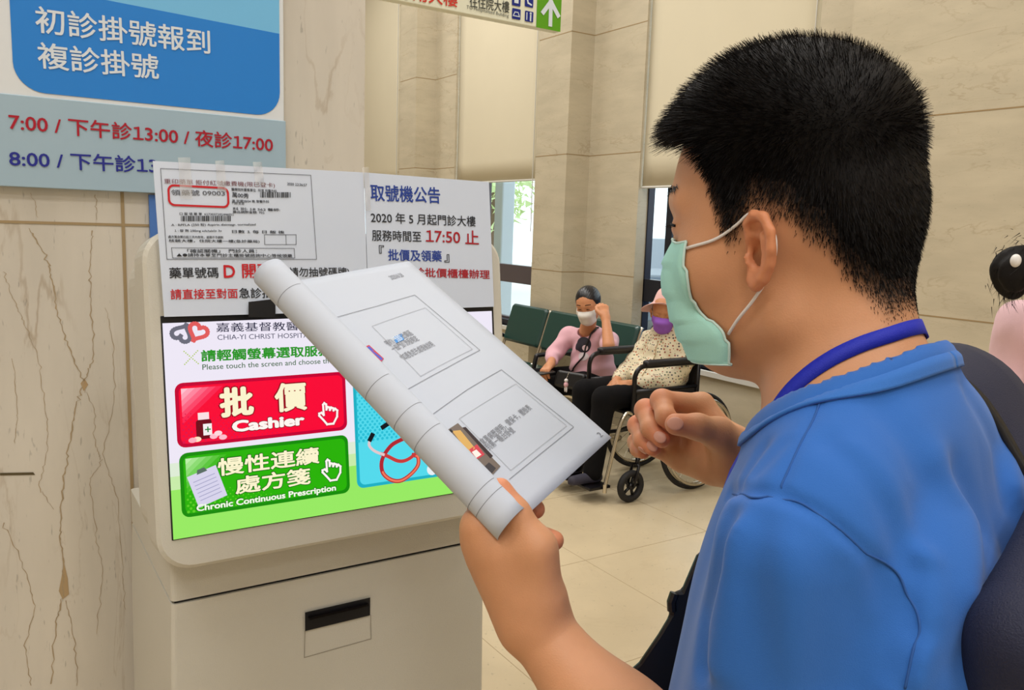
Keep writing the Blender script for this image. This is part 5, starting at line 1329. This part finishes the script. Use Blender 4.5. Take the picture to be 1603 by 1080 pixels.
# ---- elderly woman
el = thing('person', (3.4, 3.7, .5), 'elderly woman in a pink hat, purple mask and dotted blouse sitting in the wheelchair', 'person')
hce = at_y(1041, 492, 3.68); hme = axes(-128, -14, 4); nbe = at_y(1051, 522, 3.70); pe = np.array([3.47, 3.695, .60])
fe = nrm(np.array([-.96, -.26, 0])); re = np.array([fe[1], -fe[0], 0])
sRe, sLe = nbe + re * .15 + np.array([.03, .02, -.065]), nbe - re * .15 + np.array([.03, 0, -.065])
eRe, wRe = at_y(984, 578, 3.86), at_y(966, 596, 3.72)
eLe, wLe = at_y(1047, 598, 3.55), at_y(987, 602, 3.60)
hRe = lambda P: smin(sd_cap(P, eRe, wRe, .034, .024), hand_simple(P, wRe, np.array([-.7, -.25, -.3]), (0, -.3, -1), .95, .8, True), .02)
hLe = lambda P: smin(sd_cap(P, eLe, wLe, .034, .024), hand_simple(P, wLe, np.array([-.75, .22, .05]), (0, .4, -1), .95, .8, False), .02)
be_, fne, He_ = person_parts(hce, hme, nbe, el, [(hRe, [eRe, wRe, wRe + (-.1, -.04, -.05)]), (hLe, [eLe, wLe, wLe + (-.1, .04, 0)])], (.92, .86, .80))
M_bl = bpy.data.materials.new('dotted_blouse'); M_bl.use_nodes = True
nt = M_bl.node_tree; b = nt.nodes['Principled BSDF']; b.inputs['Roughness'].default_value = .85
geo = nt.nodes.new('ShaderNodeNewGeometry'); vo = nt.nodes.new('ShaderNodeTexVoronoi'); vo.inputs['Scale'].default_value = 56; vo.inputs['Randomness'].default_value = .55
nt.links.new(geo.outputs['Position'], vo.inputs['Vector'])
lt = nt.nodes.new('ShaderNodeMath'); lt.operation = 'LESS_THAN'; lt.inputs[1].default_value = .32; nt.links.new(vo.outputs['Distance'], lt.inputs[0])
hs_ = nt.nodes.new('ShaderNodeSeparateColor'); nt.links.new(vo.outputs['Color'], hs_.inputs[0])
rp_ = nt.nodes.new('ShaderNodeValToRGB'); rp_.color_ramp.interpolation = 'CONSTANT'; e_ = rp_.color_ramp.elements
for k, c_ in enumerate(((96, 88, 92), (176, 96, 60), (104, 112, 84), (150, 80, 70))):
    q = e_[k] if k < 2 else e_.new(.5); q.position = k * .25; q.color = (*lin(c_), 1)
nt.links.new(hs_.outputs[0], rp_.inputs[0])
mx = nt.nodes.new('ShaderNodeMix'); mx.data_type = 'RGBA'; mx.inputs[6].default_value = (*lin((222, 210, 180)), 1); nt.links.new(lt.outputs[0], mx.inputs[0]); nt.links.new(rp_.outputs[0], mx.inputs[7]); nt.links.new(mx.outputs[2], b.inputs['Base Color'])
def tope(P):
    f = smin(sd_ell(P, lerp(nbe, pe, .48) + (.02, 0, 0), (.135, .165, .24)), sd_cap(P, sRe, sLe, .062), .05)
    f = smin(f, sd_ell(P, pe + (-.02, 0, .03), (.16, .185, .14)), .06)
    f = smin(f, chain(P, [sRe, eRe, lerp(eRe, wRe, .8)], [.068, .054, .046], .02), .03); f = smin(f, chain(P, [sLe, eLe, lerp(eLe, wLe, .75)], [.068, .056, .046], .02), .03)
    f = np.maximum(f, -sd_cap(P, nbe + (0, 0, -.01), hce, .066, .07))
    return f + .004 * np.sin(P[..., 2] * 45 + P[..., 0] * 50 + 3 * np.sin(P[..., 1] * 20))
v, f = nets(tope, *bb([nbe, sRe, sLe, eRe, eLe, pe, wRe, wLe], .19), .0065); blo = mk('blouse', v, f, M_bl, el, True)
P = np.array([snap(tope, p, .002, 3) for p in curve([nbe + fe * .11 + (0, 0, -.04), lerp(nbe, pe, .4) + fe * .17, pe + fe * .17 + (0, 0, .08)], 20)]); MB().tube(P, .003, 6).build('placket', mat('placket', (190, 172, 138), .9), blo, True)
kRe, kLe = np.array([2.99, 3.80, .585]), np.array([2.98, 3.60, .58]); aRe, aLe = np.array([2.93, 3.79, .15]), np.array([2.92, 3.60, .15])
def tre(P):
    f = sd_ell(P, pe + np.array([0, 0, -.01]), (.17, .185, .09))
    for k_, a_, o_ in ((kRe, aRe, .09), (kLe, aLe, -.09)): f = smin(f, chain(P, [pe + np.array([-.03, o_, -.01]), k_, a_], [.085, .068, .056], .03), .03)
    return f
v, f = nets(tre, *bb([pe, kRe, kLe, aRe], .13), .009); mk('trousers', v, f, M_dk, el, True)
fp_ = []
for a_ in (aRe, aLe):
    fn = lambda P: sd_cap(P, a_ + (0, 0, .05), a_ + (-.01, 0, -.03), .034); fp_.append(nets(fn, *bb([a_], .1), .008))
mkskin(fp_, el, (.8, .62, .58), 'ankle')
for a_ in (aRe, aLe):
    fn = lambda P: np.maximum(smin(sd_cap(P, a_ + (.03, 0, -.03), a_ + (-.14, 0, -.035), .036, .032), sd_cap(P, a_, a_ + (0, 0, -.03), .036), .02), .097 - P[..., 2])
    v, f = nets(fn, *bb([a_, a_ + (-.15, 0, -.03)], .07), .007); mk('shoe', v, f, mat('dark_slipper', (44, 42, 58), .7), el, True)
small_mask(hce, hme, fne, mat('mask_purple', (150, 92, 200), .8), el)
# hat: crown and floppy brim
M_hat = mat('pink_hat', (226, 180, 176), .8, sheen=.2)
hmh = axes(-128, 4, 10); hb = hce + np.array([0, -.005, .062]) @ hmh
G = []
for r_, z_ in ((.002, .098), (.03, .097), (.06, .09), (.078, .072), (.086, .04), (.090, .004), (.092, -.006), (.112, -.018), (.135, -.034), (.152, -.046), (.158, -.050)):
    row = []
    for a in np.linspace(0, 2 * PI, 49):
        w_ = max(0, (r_ - .09) / .07); s_, c_ = math.sin(a), math.cos(a)
        row.append(hb + np.array([r_ * s_ * .95, r_ * c_ * 1.08 * (1 - .10 * w_ * (c_ > 0) * c_), z_ + w_ * (.062 * max(c_, 0) ** 1.5 - .022 * abs(s_) - .012 * (c_ < 0))]) @ hmh)
    G.append(row)
mb = MB(); mb.grid(np.array(G)); mb.build('hat', M_hat, el, True, solid=.004, sub=1)
def hwe(P):
    L = He_(P); f = sd_ell(L, (0, -.015, .03), (.083, .092, .085)); cut = L[..., 2] - np.interp(L[..., 1], [-.1, -.04, .03, .05, .1], [-.06, -.03, .0, .06, .1]).astype(np.float32); return smax(f, -cut, .006)
hairmass(hwe, *bb([hce], .15), .006, el, mat('grey_hair', (96, 90, 88), .6))

# ---- woman at the right edge, seen from behind
ri = thing('person', (*J(1712, 700, 2.25)[:2], 0), 'woman in a pink top with a dark ponytail at the right edge behind the man', 'person')
g0 = np.array(ri.location); hcr = J(1700, 398, 2.25); hmr = axes(62, -4); nbr = J(1712, 482, 2.25); tr_ = axes(62)
def rl_(x, y, z): return np.array([nbr[0], nbr[1], 0]) + np.array([x, y, 0]) @ tr_ + np.array([0, 0, z])
Hr = lambda P: ((P - hcr) @ hmr.T).astype(np.float32)
skr = lambda P: smin(head_sdf(Hr(P), 1), sd_cap(P, hcr + np.array([0, -.02, -.04]) @ hmr, nbr, .05, .055), .025)
hz = nbr[2]
armr = [(s_, rl_(s_ * .165, 0, hz - .06), rl_(s_ * .20, .0, hz - .33), rl_(s_ * .19, .12, hz - .53)) for s_ in (-1, 1)]
pts = [nets(skr, *bb([hcr, nbr], .15), .006)]
for s_, a, b_, c_ in armr: pts.append(nets(lambda P: smin(sd_cap(P, b_, c_, .036, .025), hand_simple(P, c_, c_ - b_, -s_ * tr_[0], .95, .4, s_ > 0), .02), *bb([b_, c_, c_ + (c_ - b_) * .8], .07), .006))
mkskin(pts, ri, (1.05, .98, .95))
M_pink2 = mat('pale_pink_cotton', (224, 186, 194), .85, sheen=.15, bump=.2, bscale=300)
def topr(P):
    f = smin(sd_ell(P, rl_(0, .0, hz - .22), (.155, .155, .25)), sd_cap(P, armr[0][1], armr[1][1], .06), .05); f = smin(f, sd_ell(P, rl_(0, 0, hz - .48), (.165, .165, .14)), .06)
    for s_, a, b_, c_ in armr: f = smin(f, chain(P, [a, b_, lerp(b_, c_, .3)], [.062, .05, .045], .02), .03)
    return np.maximum(f, -sd_cap(P, nbr, hcr, .066, .07)) + .003 * np.sin(P[..., 2] * 50 + P[..., 0] * 30)
v, f = nets(topr, *bb([nbr, armr[0][2], armr[1][2], rl_(0, 0, hz - .6)], .17), .008); mk('top', v, f, M_pink2, ri, True)
def trr(P):
    f = sd_ell(P, rl_(0, 0, .86), (.16, .16, .12))
    for s_ in (-1, 1): f = smin(f, chain(P, [rl_(s_ * .085, 0, .82), rl_(s_ * .09, .02, .46), rl_(s_ * .10, 0, .08)], [.088, .064, .05], .03), .03)
    return f
v, f = nets(trr, *bb([rl_(0, 0, .1), rl_(0, 0, .95)], .22), .012); mk('trousers', v, f, M_dk, ri, True)
for s_ in (-1, 1):
    p0, p1 = rl_(s_ * .1, -.05, .04), rl_(s_ * .11, .13, .035); v, f = nets(lambda P: np.maximum(smin(sd_cap(P, p0, p1, .042, .036), sd_cap(P, rl_(s_ * .1, 0, .04), rl_(s_ * .1, 0, .09), .042), .02), -P[..., 2]), *bb([p0, p1], .07), .009); mk('shoe', v, f, M_black, ri, True)
pt0 = J(1596, 402, 2.17)
def hwr(P):
    L = Hr(P); f = sd_ell(L, (0, -.012, .05), (.086, .102, .096)); cut = L[..., 2] - np.interp(L[..., 1], [-.1, -.04, .03, .05, .09, .11], [-.07, -.03, .02, .07, .095, .1]).astype(np.float32)
    return smax(f, -cut, .006)
pony = curve([J(1640, 396, 2.2), J(1612, 396, 2.18), J(1598, 402, 2.16), J(1586, 420, 2.16), J(1584, 440, 2.16), J(1586, 462, 2.17)], 20)
v1, f1 = nets(hwr, *bb([hcr], .16), .005)
v2, f2_ = nets(lambda P: chain(P, pony[::2], [.022, .019, .019, .019, .024, .044, .048, .044, .034, .016], .010) + .004 * np.sin(P[..., 0] * 160 + P[..., 1] * 130), *bb(pony, .07), .004)
rs = []
for k in range(900):
    i = rng.integers(4, 18); p = pony[i] + rng.normal(size=3) * .020; d = nrm(pony[min(i + 1, 19)] - pony[i - 1]); rs.append((p, p + d * .03 + rng.normal(size=3) * .007))
mb = MB(); mb.add(v1, f1); mb.add(v2, f2_)
for p, q in rs: s_ = nrm(np.cross(q - p, rng.normal(size=3))) * .0012; mb.add(np.array([p - s_, p + s_, q]), [[0, 1, 2]])
mb.build('hair', M_hair, ri, True)
MB().ell(J(1590, 408, 2.112), (.013, .013, .017)).build('hair_tie', mat('white_hair_tie', (226, 222, 220), .6), ri, True)
